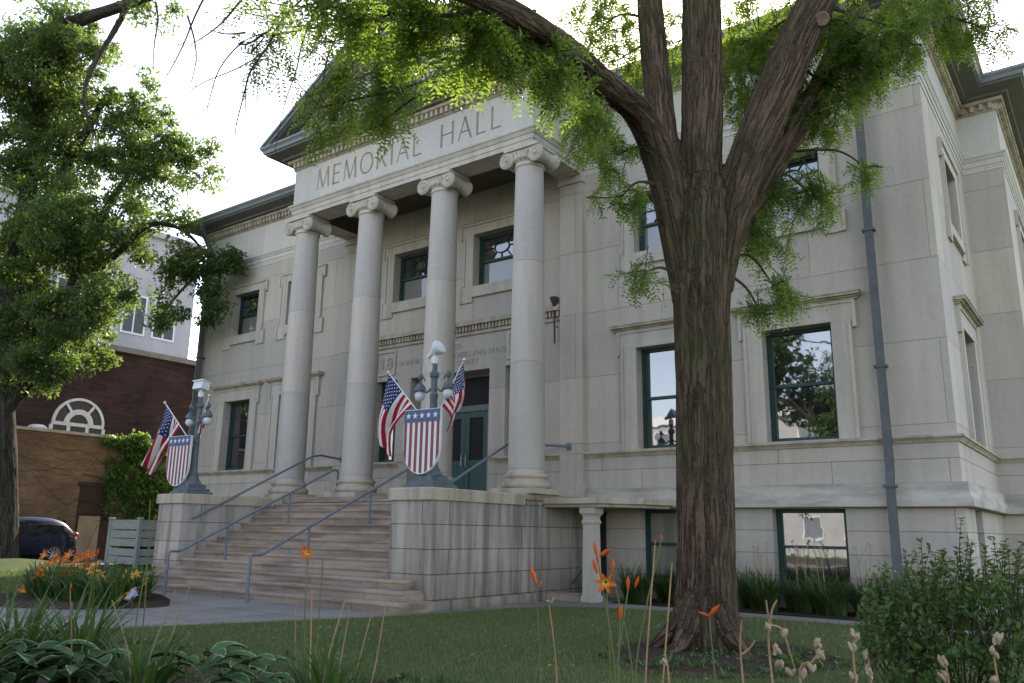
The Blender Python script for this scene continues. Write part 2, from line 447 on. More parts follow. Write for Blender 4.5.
M['leaf_vine'] = leaf_mat('vine_leaf', (0.025, 0.07, 0.015), (0.08, 0.16, 0.03), (0.24, 0.40, 0.06), 0.4, 1.0)
M['leaf_dark'] = leaf_mat('border_plant_leaf', (0.028, 0.066, 0.020), (0.085, 0.135, 0.036), (0.11, 0.18, 0.03), 0.28, 2.0)
M['grass_blade'] = leaf_mat('lawn_grass_blade', (0.078, 0.130, 0.036), (0.22, 0.24, 0.085), (0.18, 0.24, 0.06), 0.3, 0.7)
M['stalk_green'] = plain_mat('green_flower_stalk', (0.09, 0.13, 0.04), (0.14, 0.14, 0.05), rough=0.8, bstr=0)
M['stalk_dry'] = plain_mat('dry_straw_stalk', (0.36, 0.24, 0.11), (0.27, 0.17, 0.08), rough=0.9, bstr=0)
M['pod'] = plain_mat('pale_dry_seed_pod', (0.40, 0.32, 0.22), (0.30, 0.22, 0.14), rough=0.9, scale=30)
M['petal_orange'] = leaf_mat('orange_lily_petal', (0.62, 0.10, 0.015), (0.75, 0.19, 0.03), (0.7, 0.2, 0.03), 0.35, 30)
M['petal_gold'] = leaf_mat('golden_lily_petal', (0.70, 0.33, 0.06), (0.78, 0.45, 0.10), (0.7, 0.4, 0.08), 0.35, 30)
M['petal_yellow'] = leaf_mat('yellow_lily_throat', (0.75, 0.50, 0.05), (0.8, 0.55, 0.08), (0.7, 0.5, 0.08), 0.35, 30)
M['petal_lilac'] = leaf_mat('lilac_petal', (0.42, 0.38, 0.6), (0.55, 0.5, 0.7), (0.5, 0.45, 0.65), 0.3, 30)

def hosta_mat():
    m_, nt, out = mat_new('variegated_hosta_leaf')
    uvn = nt.nodes.new('ShaderNodeAttribute'); uvn.attribute_name = 'edge'
    g = nt.nodes.new('ShaderNodeNewGeometry')
    base = mixc(nt, g.outputs['Random Per Island'], (0.036, 0.085, 0.032), (0.07, 0.14, 0.055))
    n1 = noise(nt, objco(nt), 25, 3)
    e = math_(nt, 'ADD', uvn.outputs['Fac'], math_(nt, 'MULTIPLY', math_(nt, 'SUBTRACT', n1, 0.5), 0.35))
    c = mixc(nt, ramp(nt, e, [(0.86, 0.0), (0.96, 1.0)]), base, (0.24, 0.30, 0.15))
    principled(nt, out, c, 0.75, bump(nt, noise(nt, objco(nt), 30, 3), 0.6, 0.01), spec=0.15)
    return m_
M['hosta'] = hosta_mat()

def glass_mat(name, tint=(0.012, 0.014, 0.015), ior=3.6, wob=0.35):
    m_, nt, out = mat_new(name)
    co = objco(nt)
    b = principled(nt, out, tint, 0.02, bump(nt, noise(nt, co, 1.6, 2), wob, 0.004))
    b.inputs['IOR'].default_value = ior
    b.inputs['Specular IOR Level'].default_value = 0.5
    return m_
M['glass'] = glass_mat('old_window_glass', ior=3.0)
M['glass_pale'] = glass_mat('window_glass_over_pale_blind', (0.20, 0.20, 0.17), 2.0)

def lawn_mat():
    m_, nt, out = mat_new('lawn_turf')
    co = objco(nt)
    n1 = noise(nt, co, 0.5, 4); n2 = noise(nt, co, 40, 4)
    c = mixc(nt, ramp(nt, n1, [(0.35, 0.0), (0.7, 1.0)]), (0.068, 0.100, 0.030), (0.115, 0.13, 0.05))
    c = mixc(nt, ramp(nt, n2, [(0.3, 0.0), (0.7, 0.7)]), c, (0.05, 0.06, 0.03))
    principled(nt, out, c, 0.95, bump(nt, n2, 1.0, 0.03), spec=0.1)
    return m_
M['lawn'] = lawn_mat()

# ------------------------------------------------------------------ world and sun
SUN_EL, SUN_AZ = R(35.0), R(24.4)          # azimuth from +Y towards -X
w = bpy.data.worlds.new('World'); scene.world = w; w.use_nodes = True
nt = w.node_tree
bg = nt.nodes['Background']
sky = nt.nodes.new('ShaderNodeTexSky'); sky.sky_type = 'NISHITA'; sky.sun_disc = False
sky.sun_elevation = SUN_EL; sky.sun_rotation = -SUN_AZ
sky.air_density = 1.0; sky.dust_density = 1.0; sky.ozone_density = 1.0
hs = nt.nodes.new('ShaderNodeHueSaturation'); hs.inputs['Saturation'].default_value = 0.8; L(nt, sky.outputs[0], hs.inputs['Color'])
tint = mixc(nt, 1.0, hs.outputs[0], (1.08, 0.98, 0.945), 'MULTIPLY')
L(nt, tint, bg.inputs[0])
bg.inputs[1].default_value = 0.53
sl = bpy.data.lights.new('sun', 'SUN'); sl.energy = 11.0; sl.angle = R(0.5); sl.color = (1.0, 0.93, 0.82)
so = bpy.data.objects.new('sun', sl); col.objects.link(so)
sd = Vector((-math.sin(SUN_AZ)*math.cos(SUN_EL), math.cos(SUN_AZ)*math.cos(SUN_EL), math.sin(SUN_EL)))
so.rotation_euler = sd.to_track_quat('Z', 'Y').to_euler()
so.location = (0, 0, 40)
scene.view_settings.view_transform = 'Standard'
scene.view_settings.look = 'None'
scene.view_settings.exposure = 0
scene.cycles.max_bounces = 6
scene.cycles.diffuse_bounces = 3
scene.cycles.transparent_max_bounces = 8
scene.cycles.caustics_reflective = False
scene.cycles.caustics_refractive = False
scene.cycles.use_denoising = True
# ================================================================== THE HALL
W, SY, BX = 12.41, 5.43, 0.90          # half width, depth of corner block, set-out of the wing behind it
PE, EY, OV = 4.42, 2.31, 0.71          # portico half width and depth, cornice overhang
WO = 1.45
BAY_I, BAY_O = 5.86, 8.88              # left edges of the window openings right of the porch
hall = empty('memorial_hall', (0, 0, 0), 'pale limestone memorial hall with four Ionic columns and a pediment over broad front steps', 'civic building')

def P_(name, mb, mats, parent=None, smooth=None):
    return mb.build(name, mats, parent or hall, smooth)

def wall_grid(mb, u0, u1, z0, z1, holes, fn, flip=False):
    us = sorted({u0, u1, *[h[0] for h in holes], *[h[1] for h in holes]})
    zs = sorted({z0, z1, *[h[2] for h in holes], *[h[3] for h in holes]})
    us = [u for u in us if u0 <= u <= u1]; zs = [z for z in zs if z0 <= z <= z1]
    for i in range(len(us)-1):
        for j in range(len(zs)-1):
            uc, zc = (us[i]+us[i+1])/2, (zs[j]+zs[j+1])/2
            if any(h[0] < uc < h[1] and h[2] < zc < h[3] for h in holes): continue
            q = [fn(us[i], zs[j]), fn(us[i+1], zs[j]), fn(us[i+1], zs[j+1]), fn(us[i], zs[j+1])]
            mb.quad(*(q[::-1] if flip else q))
REV = 0.31
def reveals(mb, holes, fn_d):
    for a, b, c, d in holes:
        f0 = lambda u, z: fn_d(u, z, 0); f1 = lambda u, z: fn_d(u, z, REV+0.08)
        mb.quad(f0(a, c), f1(a, c), f1(a, d), f0(a, d))
        mb.quad(f1(b, c), f0(b, c), f0(b, d), f1(b, d))
        mb.quad(f1(a, d), f1(b, d), f0(b, d), f0(a, d))
        mb.quad(f0(a, c), f0(b, c), f1(b, c), f1(a, c))
ZB0, ZB1 = 0.42, 1.93
ZL0, ZL1 = 3.30, 5.68
ZU0, ZU1 = 8.05, 9.58
bays = [BAY_I, BAY_O]
F = lambda u, z: (u, 0.0, z)
FD = lambda u, z, d: (u, d, z)
SD = lambda u, z, d: (W-d, u, z)
S_ = lambda u, z: (W, u, z)
S2D = lambda u, z, d: (u, SY+d, z)
S3D = lambda u, z, d: (W+BX-d, u, z)
low_holes, up_holes, base_holes = [], [], []
for b in bays:
    for x in (b, -b-WO):
        low_holes.append((x, x+WO, ZL0, ZL1)); up_holes.append((x, x+WO, ZU0, ZU1))
    base_holes.append((b, b+WO, ZB0, ZB1))
porch_up = [(0.80, 2.30, ZU0, ZU1), (-2.30, -0.80, ZU0, ZU1)]
DOOR = (-1.44, 1.44, 2.2, 5.67)
niche = [(-2.83, -1.97, 3.3, 5.68), (1.97, 2.83, 3.3, 5.68)]
side_w = (2.0, 3.45)
sl_h, su_h, sb_h = [(*side_w, ZL0, ZL1)], [(*side_w, ZU0, ZU1)], [(1.15, 2.05, 0.5, ZB1)]
w3 = (7.6, 9.05)

up = MB()
wall_grid(up, -W, W, 3.27, 10.45, low_holes+up_holes+porch_up+[DOOR]+niche, F)
reveals(up, low_holes+up_holes+porch_up+niche, FD)
wall_grid(up, 0, SY, 3.27, 10.45, sl_h+su_h, S_)
reveals(up, sl_h+su_h, SD)
wall_grid(up, W, W+BX, 3.27, 10.45, [], lambda u, z: (u, SY, z))
wall_grid(up, SY, 22, 3.27, 10.45, [(*w3, ZL0, ZL1), (*w3, ZU0, ZU1)], lambda u, z: (W+BX, u, z))
reveals(up, [(*w3, ZL0, ZL1), (*w3, ZU0, ZU1)], S3D)
up.quad((-W, 22, 3.27), (-W, 0, 3.27), (-W, 0, 10.45), (-W, 22, 10.45))
P_('wall', up, M['ashlar'])
lo = MB()
wall_grid(lo, -W, W, -0.3, 1.96, base_holes, F)
wall_grid(lo, -W, W, 2.40, 3.15, [DOOR], F)
reveals(lo, base_holes, FD)
wall_grid(lo, 0, SY, -0.3, 1.96, sb_h, S_); wall_grid(lo, 0, SY, 2.40, 3.15, [], S_)
reveals(lo, sb_h, SD)
for a, b in ((-0.3, 1.96), (2.40, 3.15)):
    wall_grid(lo, W, W+BX, a, b, [], lambda u, z: (u, SY, z))
    wall_grid(lo, SY, 22, a, b, [], lambda u, z: (W+BX, u, z))
    lo.quad((-W, 22, a), (-W, 0, a), (-W, 0, b), (-W, 22, b))
P_('basement_wall', lo, M['rustic'])

PERI = [(-W, 22), (-W, 0), (W, 0), (W, SY), (W+BX, SY), (W+BX, 22)]
def split_path(gap):           # front perimeter with a gap |x|<gap
    return [[(-W, 22), (-W, 0), (-gap, 0)], [(gap, 0), (W, 0), (W, SY), (W+BX, SY), (W+BX, 22)]]
wt = MB()
for p in split_path(4.5):
    wt.sweep([(0, 1.955), (0.165, 1.955), (0.175, 1.97), (0.175, 2.09), (0.168, 2.11), (0.145, 2.15), (0.115, 2.22), (0.105, 2.28), (0.105, 2.385), (0.11, 2.40), (0, 2.415)], p)
P_('water_table', wt, M['water_table'], smooth=30)
sc_ = MB()
for p in split_path(1.75):
    sc_.sweep([(0, 3.145), (0.035, 3.145), (0.045, 3.17), (0.075, 3.20), (0.085, 3.215), (0.12, 3.225), (0.125, 3.262), (0.11, 3.275), (0, 3.28)], p)
P_('sill_course', sc_, M['trim_aged'])

# entablature of the main walls
en = MB()
arch = [(0, 10.44), (0.015, 10.44), (0.015, 10.58), (0.035, 10.585), (0.035, 10.72), (0.055, 10.73), (0.085, 10.80), (0.11, 10.825), (0.11, 10.865), (0.0, 10.875), (0, 12.02)]
for p in split_path(PE): en.sweep(arch, p)
P_('entablature', en, M['frieze'])
dn = MB()
dp = [(0, 12.0), (0.03, 12.005), (0.05, 12.03), (0.05, 12.20), (0.17, 12.21), (0.19, 12.24), (0.19, 12.29), (0, 12.30)]
for p in split_path(PE): dn.sweep(dp, p)
dn.sweep(dp, [(-PE, 0), (-PE, -EY), (PE, -EY), (PE, 0)])
def dentils(mb, p0, p1, z0=12.045, z1=12.2, o0=0.05, o1=0.145, pitch=0.17, wd=0.095):
    p0 = np.array(p0, float); p1 = np.array(p1, float); d = p1-p0; ln = np.linalg.norm(d); d /= ln
    nrm = np.array([d[1], -d[0]]); n = int(ln/pitch)
    for i in range(n):
        s = (i+0.5)*ln/n
        a = p0+d*(s-wd/2); b = p0+d*(s+wd/2)
        q = [a+nrm*o0, b+nrm*o0, b+nrm*o1, a+nrm*o1]
        lo_ = mb.addv([(t[0], t[1], z0) for t in q]); hi = mb.addv([(t[0], t[1], z1) for t in q])
        mb.face((lo_+3, lo_+2, lo_+1, lo_)); mb.face((hi, hi+1, hi+2, hi+3))
        for k in range(4): mb.face((lo_+k, lo_+(k+1) % 4, hi+(k+1) % 4, hi+k))
for a, b in (((-W-.05, 9), (-W, 0)), ((-W, 0), (-PE-.2, 0)), ((PE+.2, 0), (W, 0)), ((W, 0), (W, SY-.1)), ((W+.1, SY), (W+BX, SY)), ((W+BX, SY), (W+BX, 16)),
             ((-PE, -.1), (-PE, -EY)), ((-PE, -EY), (PE, -EY)), ((PE, -EY), (PE, -.1))):
    dentils(dn, a, b)
P_('dentil_course', dn, M['trim_aged'])
# eaves: soffit, fascia, gutter
ev = MB()
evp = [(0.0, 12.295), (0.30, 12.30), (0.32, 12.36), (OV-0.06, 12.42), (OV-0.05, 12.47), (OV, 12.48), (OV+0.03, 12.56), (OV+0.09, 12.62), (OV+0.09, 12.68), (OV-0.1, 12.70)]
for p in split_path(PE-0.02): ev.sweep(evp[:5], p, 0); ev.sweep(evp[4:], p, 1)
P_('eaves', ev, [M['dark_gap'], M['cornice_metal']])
rf = MB()                                # low hip roof
o = OV-0.1
A_ = [(-W-o, -o, 12.70), (W+o, -o, 12.70), (W+o, SY-o, 12.70), (W+BX+o, SY-o, 12.70), (W+BX+o, 22, 12.70), (-W-o, 22, 12.70)]
r0, r1, r2 = (-5.0, 9.0, 15.4), (5.0, 9.0, 15.4), (0, 22, 15.4)
rf.poly([A_[0], A_[1], r1, r0]); rf.poly([A_[1], A_[2], r1]); rf.poly([A_[2], A_[3], r1]); rf.poly([A_[3], A_[4], (5, 22, 15.4), r1]); rf.poly([A_[5], A_[0], r0, (-5, 22, 15.4)])
rf.poly([r0, r1, (5, 22, 15.4), (-5, 22, 15.4)])
P_('roof', rf, M['roof_tile'])

# ------------------------------------------------------------------ windows
def window(u0, u1, z0, z1, fd, style, pane_mat='glass', lights=None):
    """fd(u,z,depth) places it; depth 0 = wall face, positive = into the wall"""
    fr = MB(); D0, D1 = REV-0.07, REV+0.05
    def bar(a, b, c, d, e0=D0, e1=D1):
        pts = [fd(u, z, e) for e in (e0, e1) for u, z in ((a, c), (b, c), (b, d), (a, d))]
        n = fr.addv(pts)
        for q in ((0,1,2,3),(7,6,5,4),(0,4,5,1),(1,5,6,2),(2,6,7,3),(3,7,4,0)): fr.face([n+i for i in q])
    t = 0.075
    bar(u0, u0+t, z0, z1); bar(u1-t, u1, z0, z1); bar(u0+t, u1-t, z0, z0+t*1.2); bar(u0+t, u1-t, z1-t, z1)
    zm = (z0+z1)/2
    bar(u0+t, u1-t, zm-0.025, zm+0.035, D0+0.015)
    k = 0.035
    bar(u0+t, u0+t+k, z0+t, z1-t, D0+0.03); bar(u1-t-k, u1-t, z0+t, z1-t, D0+0.03)
    if style == 'upper':                  # leaded look: ring in the middle with spokes
        uc, zc = (u0+u1)/2, (zm+z1-t)/2+0.02
        rr = 0.17
        ring = [fd(uc+1.5*rr*math.cos(a), zc+rr*math.sin(a), D0+0.05) for a in np.linspace(0, 2*math.pi, 25)]
        fr.tube(ring, 0.016, 6, False)
        for a in np.linspace(0, 2*math.pi, 9)[:-1]:
            ca, sa = math.cos(a), math.sin(a)
            tt = min((u1-t-uc)/max(1e-6, abs(ca)), (z1-t-zc if sa > 0 else zc-zm)/max(1e-6, abs(sa)))
            fr.tube([fd(uc+1.5*rr*ca, zc+rr*sa, D0+0.05), fd(uc+tt*ca, zc+tt*sa, D0+0.05)], 0.014, 6)
    o_ = P_('window', fr, M['green'])
    # lower and upper pane in the frame's opening
    pn = MB()
    pn.quad(fd(u0+t, z0+t, REV+0.02), fd(u1-t, z0+t, REV+0.02), fd(u1-t, zm-0.02, REV+0.02), fd(u0+t, zm-0.02, REV+0.02))
    pn.quad(fd(u0+t, zm+0.02, REV), fd(u1-t, zm+0.02, REV), fd(u1-t, z1-t, REV), fd(u0+t, z1-t, REV))
    pn.mi = [1 if pane_mat == 'half' else 0, 0]
    pn.build('pane', [M['glass'] if pane_mat in ('glass', 'half') else M['glass_pale'], M['glass_pale']], o_)
    return o_
def slab(mb, u0, u1, z0, z1, d0, d1, fd):
    pts = [fd(u, z, e) for e in (d0, d1) for u, z in ((u0, z0), (u1, z0), (u1, z1), (u0, z1))]
    n = mb.addv(pts)
    for q in ((0,1,2,3),(7,6,5,4),(0,4,5,1),(1,5,6,2),(2,6,7,3),(3,7,4,0)): mb.face([n+i for i in q])
def lower_surround(u0, u1, fd, parent):
    s = MB(); z0, z1 = 3.285, ZL1
    e = 0.40
    for a, b in ((u0-e, u0), (u1, u1+e)):
        slab(s, a, b, z0, z1+0.003, -0.055, 0.0, fd)
        ex = (a, a+0.07) if a < u0 else (b-0.07, b)
        slab(s, ex[0], ex[1], z0, z1-0.005, -0.085, -0.055, fd)
    slab(s, u0-e-0.1, u1+e+0.1, z1+0.003, z1+0.42, -0.06, 0.0, fd)          # head, with ears
    for a, b in ((u0-e-0.1, u0-e-0.001), (u1+e+0.001, u1+e+0.1)): slab(s, a, b, z1-0.16, z1+0.003, -0.058, 0.0, fd)
    for a, b in ((u0-e-0.1, u0-e-0.03), (u1+e+0.03, u1+e+0.1)): slab(s, a, b, z1-0.16, z1+0.36, -0.088, -0.06, fd)
    slab(s, u0-e-0.1, u1+e+0.1, z1+0.36, z1+0.42, -0.088, -0.06, fd)
    o_ = s.build('surround', M['trim'], parent)
    h = MB()
    zb = z1+0.42
    for i, (dz0, dz1, pr) in enumerate(((0, 0.035, 0.10), (0.035, 0.07, 0.15), (0.07, 0.12, 0.22), (0.12, 0.15, 0.24))):
        slab(h, u0-e-0.1-pr*0.6, u1+e+0.1+pr*0.6, zb+dz0, zb+dz1-0.002, -pr, 0.0, fd)
    h.build('hood', M['trim_aged'], parent)
def upper_surround(u0, u1, fd, parent):
    s = MB(); z0, z1 = ZU0, ZU1; e = 0.33
    for a, b, sg in ((u0-e, u0, -1), (u1, u1+e, 1)):
        slab(s, a, b, z0-0.26, z1+0.30, -0.05, 0.0, fd)
        ex = (a, a+0.06) if sg < 0 else (b-0.06, b)
        slab(s, ex[0], ex[1], z0+0.02, z1-0.02, -0.085, -0.05, fd)
        for za, zb in ((z1, z1+0.30), (z0-0.46, z0+0.02)):                  # ears at the top, lugs at the foot
            x0, x1 = (a-0.12, a-0.001) if sg < 0 else (b+0.001, b+0.12)
            slab(s, x0, x1, za-0.12 if za > z0 else za, zb, -0.05, 0.0, fd)
            x0, x1 = (a-0.12, a-0.06) if sg < 0 else (b+0.06, b+0.12)
            slab(s, x0, x1, za-0.12 if za > z0 else za, zb, -0.082, -0.05, fd)
        slab(s, a, b, z0-0.46, z0-0.262, -0.05, 0.0, fd)
    slab(s, u0, u1, z1, z1+0.30, -0.05, 0.0, fd)
    slab(s, u0-e, u1+e, z1+0.25, z1+0.31, -0.09, -0.05, fd)
    slab(s, u0, u1, z0-0.26, z0-0.001, -0.05, 0.0, fd)
    slab(s, u0, u1, z0-0.32, z0-0.262, -0.088, 0.0, fd)
    s.build('surround', M['trim'], parent)
for i, b in enumerate(bays):
    for x in (b, -b-WO):
        o_ = window(x, x+WO, ZL0, ZL1, FD, 'lower'); lower_surround(x, x+WO, FD, o_)
        o_ = window(x, x+WO, ZU0, ZU1, FD, 'upper', 'half'); upper_surround(x, x+WO, FD, o_)
    window(b, b+WO, ZB0, ZB1, FD, 'lower', 'pale' if i == 0 else 'glass')
for a, b, c, d in porch_up:
    o_ = window(a, b, c, d, FD, 'upper', 'half'); upper_surround(a, b, FD, o_)
for h in niche: window(*h, FD, 'lower')
o_ = window(*sl_h[0], SD, 'lower'); lower_surround(*side_w, SD, o_)
o_ = window(*su_h[0], SD, 'upper'); upper_surround(*side_w, SD, o_)
window(*sb_h[0], SD, 'lower')
o_ = window(*w3, ZL0, ZL1, S3D, 'lower'); lower_surround(*w3, S3D, o_)
o_ = window(*w3, ZU0, ZU1, S3D, 'upper'); upper_surround(*w3, S3D, o_)

# ------------------------------------------------------------------ the porch
FLOOR = 2.2
cx_ = [-4.08, -1.36, 1.36, 4.08]
CYP = -1.96
def make_column():
    root = bpy.data.objects.new('column', None); col.objects.link(root); root.parent = hall
    b = MB()
    b.box(-0.56, 0.56, -0.56, 0.56, FLOOR, FLOOR+0.12)
    b.lathe([(0.50, 2.32), (0.54, 2.35), (0.555, 2.40), (0.54, 2.45), (0.49, 2.475), (0.47, 2.485), (0.455, 2.52), (0.465, 2.55), (0.49, 2.565), (0.50, 2.60), (0.485, 2.635), (0.45, 2.645), (0.43, 2.68)], (0, 0, 0), 48)
    b.build('base', M['trim_aged'], root, 40)
    s = MB()
    prof = [(0.43, 2.66), (0.415, 2.70)]
    for t in np.linspace(0, 1, 14):
        prof.append((0.412-0.072*(0.35*t+0.65*t*t), 2.74+t*(9.93-2.74)))
    prof += [(0.365, 9.95), (0.375, 9.98), (0.365, 10.01), (0.345, 10.02), (0.345, 10.06)]
    s.lathe(prof, (0, 0, 0), 64)
    s.build('shaft', M['column'], root, 40)
    c = MB()
    c.lathe([(0.345, 10.05), (0.38, 10.08), (0.43, 10.15), (0.44, 10.21), (0.40, 10.24)], (0, 0, 0), 40)
    for k in range(20):                                       # egg moulding
        a = 2*math.pi*k/20
        c.sphere((0.405*math.cos(a), 0.405*math.sin(a), 10.145), 0.05, 8, 6, 1.2)
    c.box(-0.47, 0.47, -0.36, 0.36, 10.22, 10.36)
    for sy in (-1, 1):
        c.box(-.225, .225, min(sy*.361, sy*.385), max(sy*.361, sy*.385), 10.17, 10.30, 1)  # darker strip behind the eggs
        for k in range(4): c.sphere((-.165+k*.11, sy*.385, 10.235), .042, 8, 6, 1.2)
    c.box(-0.50, 0.50, -0.42, 0.42, 10.36, 10.452, ch=0.015)
    for sx in (-1, 1):                                        # scrolls with waisted bolsters
        Mx = Matrix.Translation((sx*0.43, 0, 10.155)) @ Matrix.Rotation(R(90), 4, 'X')
        c.lathe([(r, z*.83) for r, z in ((0.0, -0.47), (0.19, -0.47), (0.205, -0.455), (0.205, -0.40), (0.19, -0.385), (0.16, -0.25), (0.125, -0.06), (0.14, -0.05), (0.14, 0.05), (0.125, 0.06), (0.16, 0.25), (0.19, 0.385), (0.205, 0.40), (0.205, 0.455), (0.19, 0.47), (0.0, 0.47))], (0, 0, 0), 32, M=Mx, caps=False)
        for sy in (-1, 1):
            sp = []
            for t in np.linspace(0, 1, 60):
                a = math.pi/2-sx*t*2*math.pi*2.3; r = 0.185*(1-t)+0.03*t
                sp.append((sx*0.43+r*math.cos(a), sy*0.395, 10.155+r*math.sin(a)))
            c.tube(sp, 0.018, 6)
            c.sphere((sx*0.43, sy*0.395, 10.155), 0.045, 10, 8)
    c.build('capital', [M['trim'], M['carved']], root, 35)
    return root
c0 = make_column()
c0.location = (cx_[0], CYP, 0)
for x in cx_[1:]:
    r_ = c0.copy(); col.objects.link(r_); r_.parent = hall; r_.location = (x, CYP, 0)
    for ch in list(c0.children):
        d = ch.copy(); col.objects.link(d); d.parent = r_

pe = MB()                       # beams over the columns and the frieze above
bw_ = 0.66
arch2 = [(-0.02, 10.452), (0.0, 10.452), (0.0, 10.57), (0.02, 10.575), (0.02, 10.70), (0.04, 10.71), (0.08, 10.79), (0.11, 10.815), (0.11, 10.86), (0.0, 10.87)]
pp = [(-PE, 0), (-PE, -EY), (PE, -EY), (PE, 0)]
pe.sweep(arch2, pp)
b_ = 10.452
pe.quad((-PE, -EY, b_), (PE, -EY, b_), (PE, -EY+bw_, b_), (-PE, -EY+bw_, b_)); pe.f[-1] = pe.f[-1][::-1]
for x0, x1 in ((-PE, -PE+bw_), (PE-bw_, PE)):
    pe.quad((x0, 0, b_), (x1, 0, b_), (x1, -EY+bw_, b_), (x0, -EY+bw_, b_))
zc = 10.86
pe.quad((-PE+bw_, -EY+bw_, b_), (PE-bw_, -EY+bw_, b_), (PE-bw_, -EY+bw_, zc), (-PE+bw_, -EY+bw_, zc))
pe.quad((-PE+bw_, 0, b_), (-PE+bw_, -EY+bw_, b_), (-PE+bw_, -EY+bw_, zc), (-PE+bw_, 0, zc))
pe.quad((PE-bw_, -EY+bw_, b_), (PE-bw_, 0, b_), (PE-bw_, 0, zc), (PE-bw_, -EY+bw_, zc))
pe.quad((-PE+bw_, 0, zc), (PE-bw_, 0, zc), (PE-bw_, -EY+bw_, zc), (-PE+bw_, -EY+bw_, zc))
pe.quad((-PE+bw_, -0.001, b_-0.02), (PE-bw_, -0.001, b_-0.02), (PE-bw_, -0.001, zc), (-PE+bw_, -0.001, zc))
pe.mi = [0]*(len(pe.f)-5)+[1]*4+[0]
M['porch_shade'] = plain_mat('shade_darkened_porch_ceiling', (0.13, 0.105, 0.08), (0.10, 0.08, 0.06), rough=0.9)  # brown ceiling; porch shade put into the colour, inner beam faces too
P_('porch_beam', pe, [M['trim'], M['porch_shade']])

# frieze with the carved name
fz = MB(); fz.box(-PE, PE, -EY, 0.05, 10.87, 12.02)
frieze = fz.build('frieze', [M['frieze'], M['carved']], hall)
def letter_strokes(ch, x, h):
    """strokes ((x0,z0,x1,z1,w)...) and advance, Roman capitals with thick and thin strokes"""
    T, t = 0.085*h/0.75, 0.045*h/0.75
    s = h/0.75
    if ch == 'M': a = 0.66*s; st = [(.04*s,0,.10*s,h,t),(.10*s,h,.33*s,0.02,T),(.33*s,.02,.56*s,h,t),(.56*s,h,.62*s,0,T)]
    elif ch == 'E': a = 0.42*s; st = [(.06*s,0,.06*s,h,T),(.06*s,h-.02,.38*s,h-.02,t),(.06*s,h*.53,.33*s,h*.53,t),(.06*s,.02,.39*s,.02,t)]
    elif ch == 'O':
        a = 0.64*s; st = []
        pts = [(.32*s+.29*s*math.cos(q), h/2+h*.5*math.sin(q)) for q in np.linspace(0, 2*math.pi, 17)]
        for i in range(16):
            st.append((*pts[i], *pts[i+1], t+(T-t)*abs(math.cos(2*math.pi*(i+.5)/16))))
    elif ch == 'R':
        a = 0.50*s; st = [(.06*s,0,.06*s,h,T),(.24*s,h*.48,.47*s,0,T)]
        pts = [(.06*s,h-.02),(.24*s,h-.02),(.36*s,h*.93),(.40*s,h*.74),(.35*s,h*.55),(.24*s,h*.48),(.06*s,h*.48)]
        for i in range(6): st.append((*pts[i], *pts[i+1], T if i in (2, 3) else t))
    elif ch == 'I': a = 0.14*s; st = [(.07*s,0,.07*s,h,T)]
    elif ch == 'A': a = 0.56*s; st = [(.03*s,0,.27*s,h,t),(.27*s,h,.53*s,0,T),(.13*s,h*.36,.42*s,h*.36,t)]
    elif ch == 'L': a = 0.42*s; st = [(.06*s,0,.06*s,h,T),(.06*s,.02,.38*s,.02,t)]
    elif ch == 'H': a = 0.58*s; st = [(.06*s,0,.06*s,h,T),(.52*s,0,.52*s,h,T),(.06*s,h*.52,.52*s,h*.52,t)]
    else: a = 0.46*s; st = []
    return st, a
def carve(target, text, x0, x1, z0, h, face_y, depth):
    adv = [letter_strokes(c, 0, h)[1] for c in text]
    gap = ((x1-x0)-sum(adv))/(len(text)-1)
    cut = MB(); x = x0; j = 0
    for c, a in zip(text, adv):
        for (ax, az, bx_, bz, wd) in letter_strokes(c, 0, h)[0]:
            j += 1
            e = 0.004*((j*7) % 5)*0.2
            p = np.array([x+ax, z0+az]); q = np.array([x+bx_, z0+bz])
            d = q-p; ln = np.linalg.norm(d); d /= ln; n_ = np.array([-d[1], d[0]])*(wd/2+e)
            p = p-d*0.012; q = q+d*0.012
            f0, f1 = face_y-0.02-e, face_y+depth*(0.7+0.3*wd/0.085)+e
            k = 1.0+0.02/depth
            pts = [(*(p-n_*k), f0), (*(p+n_*k), f0), (*p, f1), (*(q-n_*k), f0), (*(q+n_*k), f0), (*q, f1)]
            n = cut.addv([(a_, c_, b_2) for a_, b_2, c_ in pts])
            for fc in ((0,1,2),(3,5,4),(0,3,4,1),(1,4,5,2),(2,5,3,0)): cut.face([n+i for i in fc], 0)
        x += a+gap
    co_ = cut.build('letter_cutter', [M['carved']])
    bm = bmesh.new(); bm.from_mesh(co_.data); bmesh.ops.recalc_face_normals(bm, faces=bm.faces); bm.to_mesh(co_.data); bm.free()
    md = target.modifiers.new('carve', 'BOOLEAN'); md.operation = 'DIFFERENCE'; md.object = co_; md.solver = 'EXACT'; md.use_self = True
    try: md.material_mode = 'TRANSFER'
    except Exception: pass
    dg = bpy.context.evaluated_depsgraph_get()
    me = bpy.data.meshes.new_from_object(target.evaluated_get(dg))
    target.modifiers.clear(); target.data = me
    bpy.data.objects.remove(co_)
carve(frieze, 'MEMORIAL HALL', -3.40, 3.46, 11.15, 0.62, -EY, 0.035)

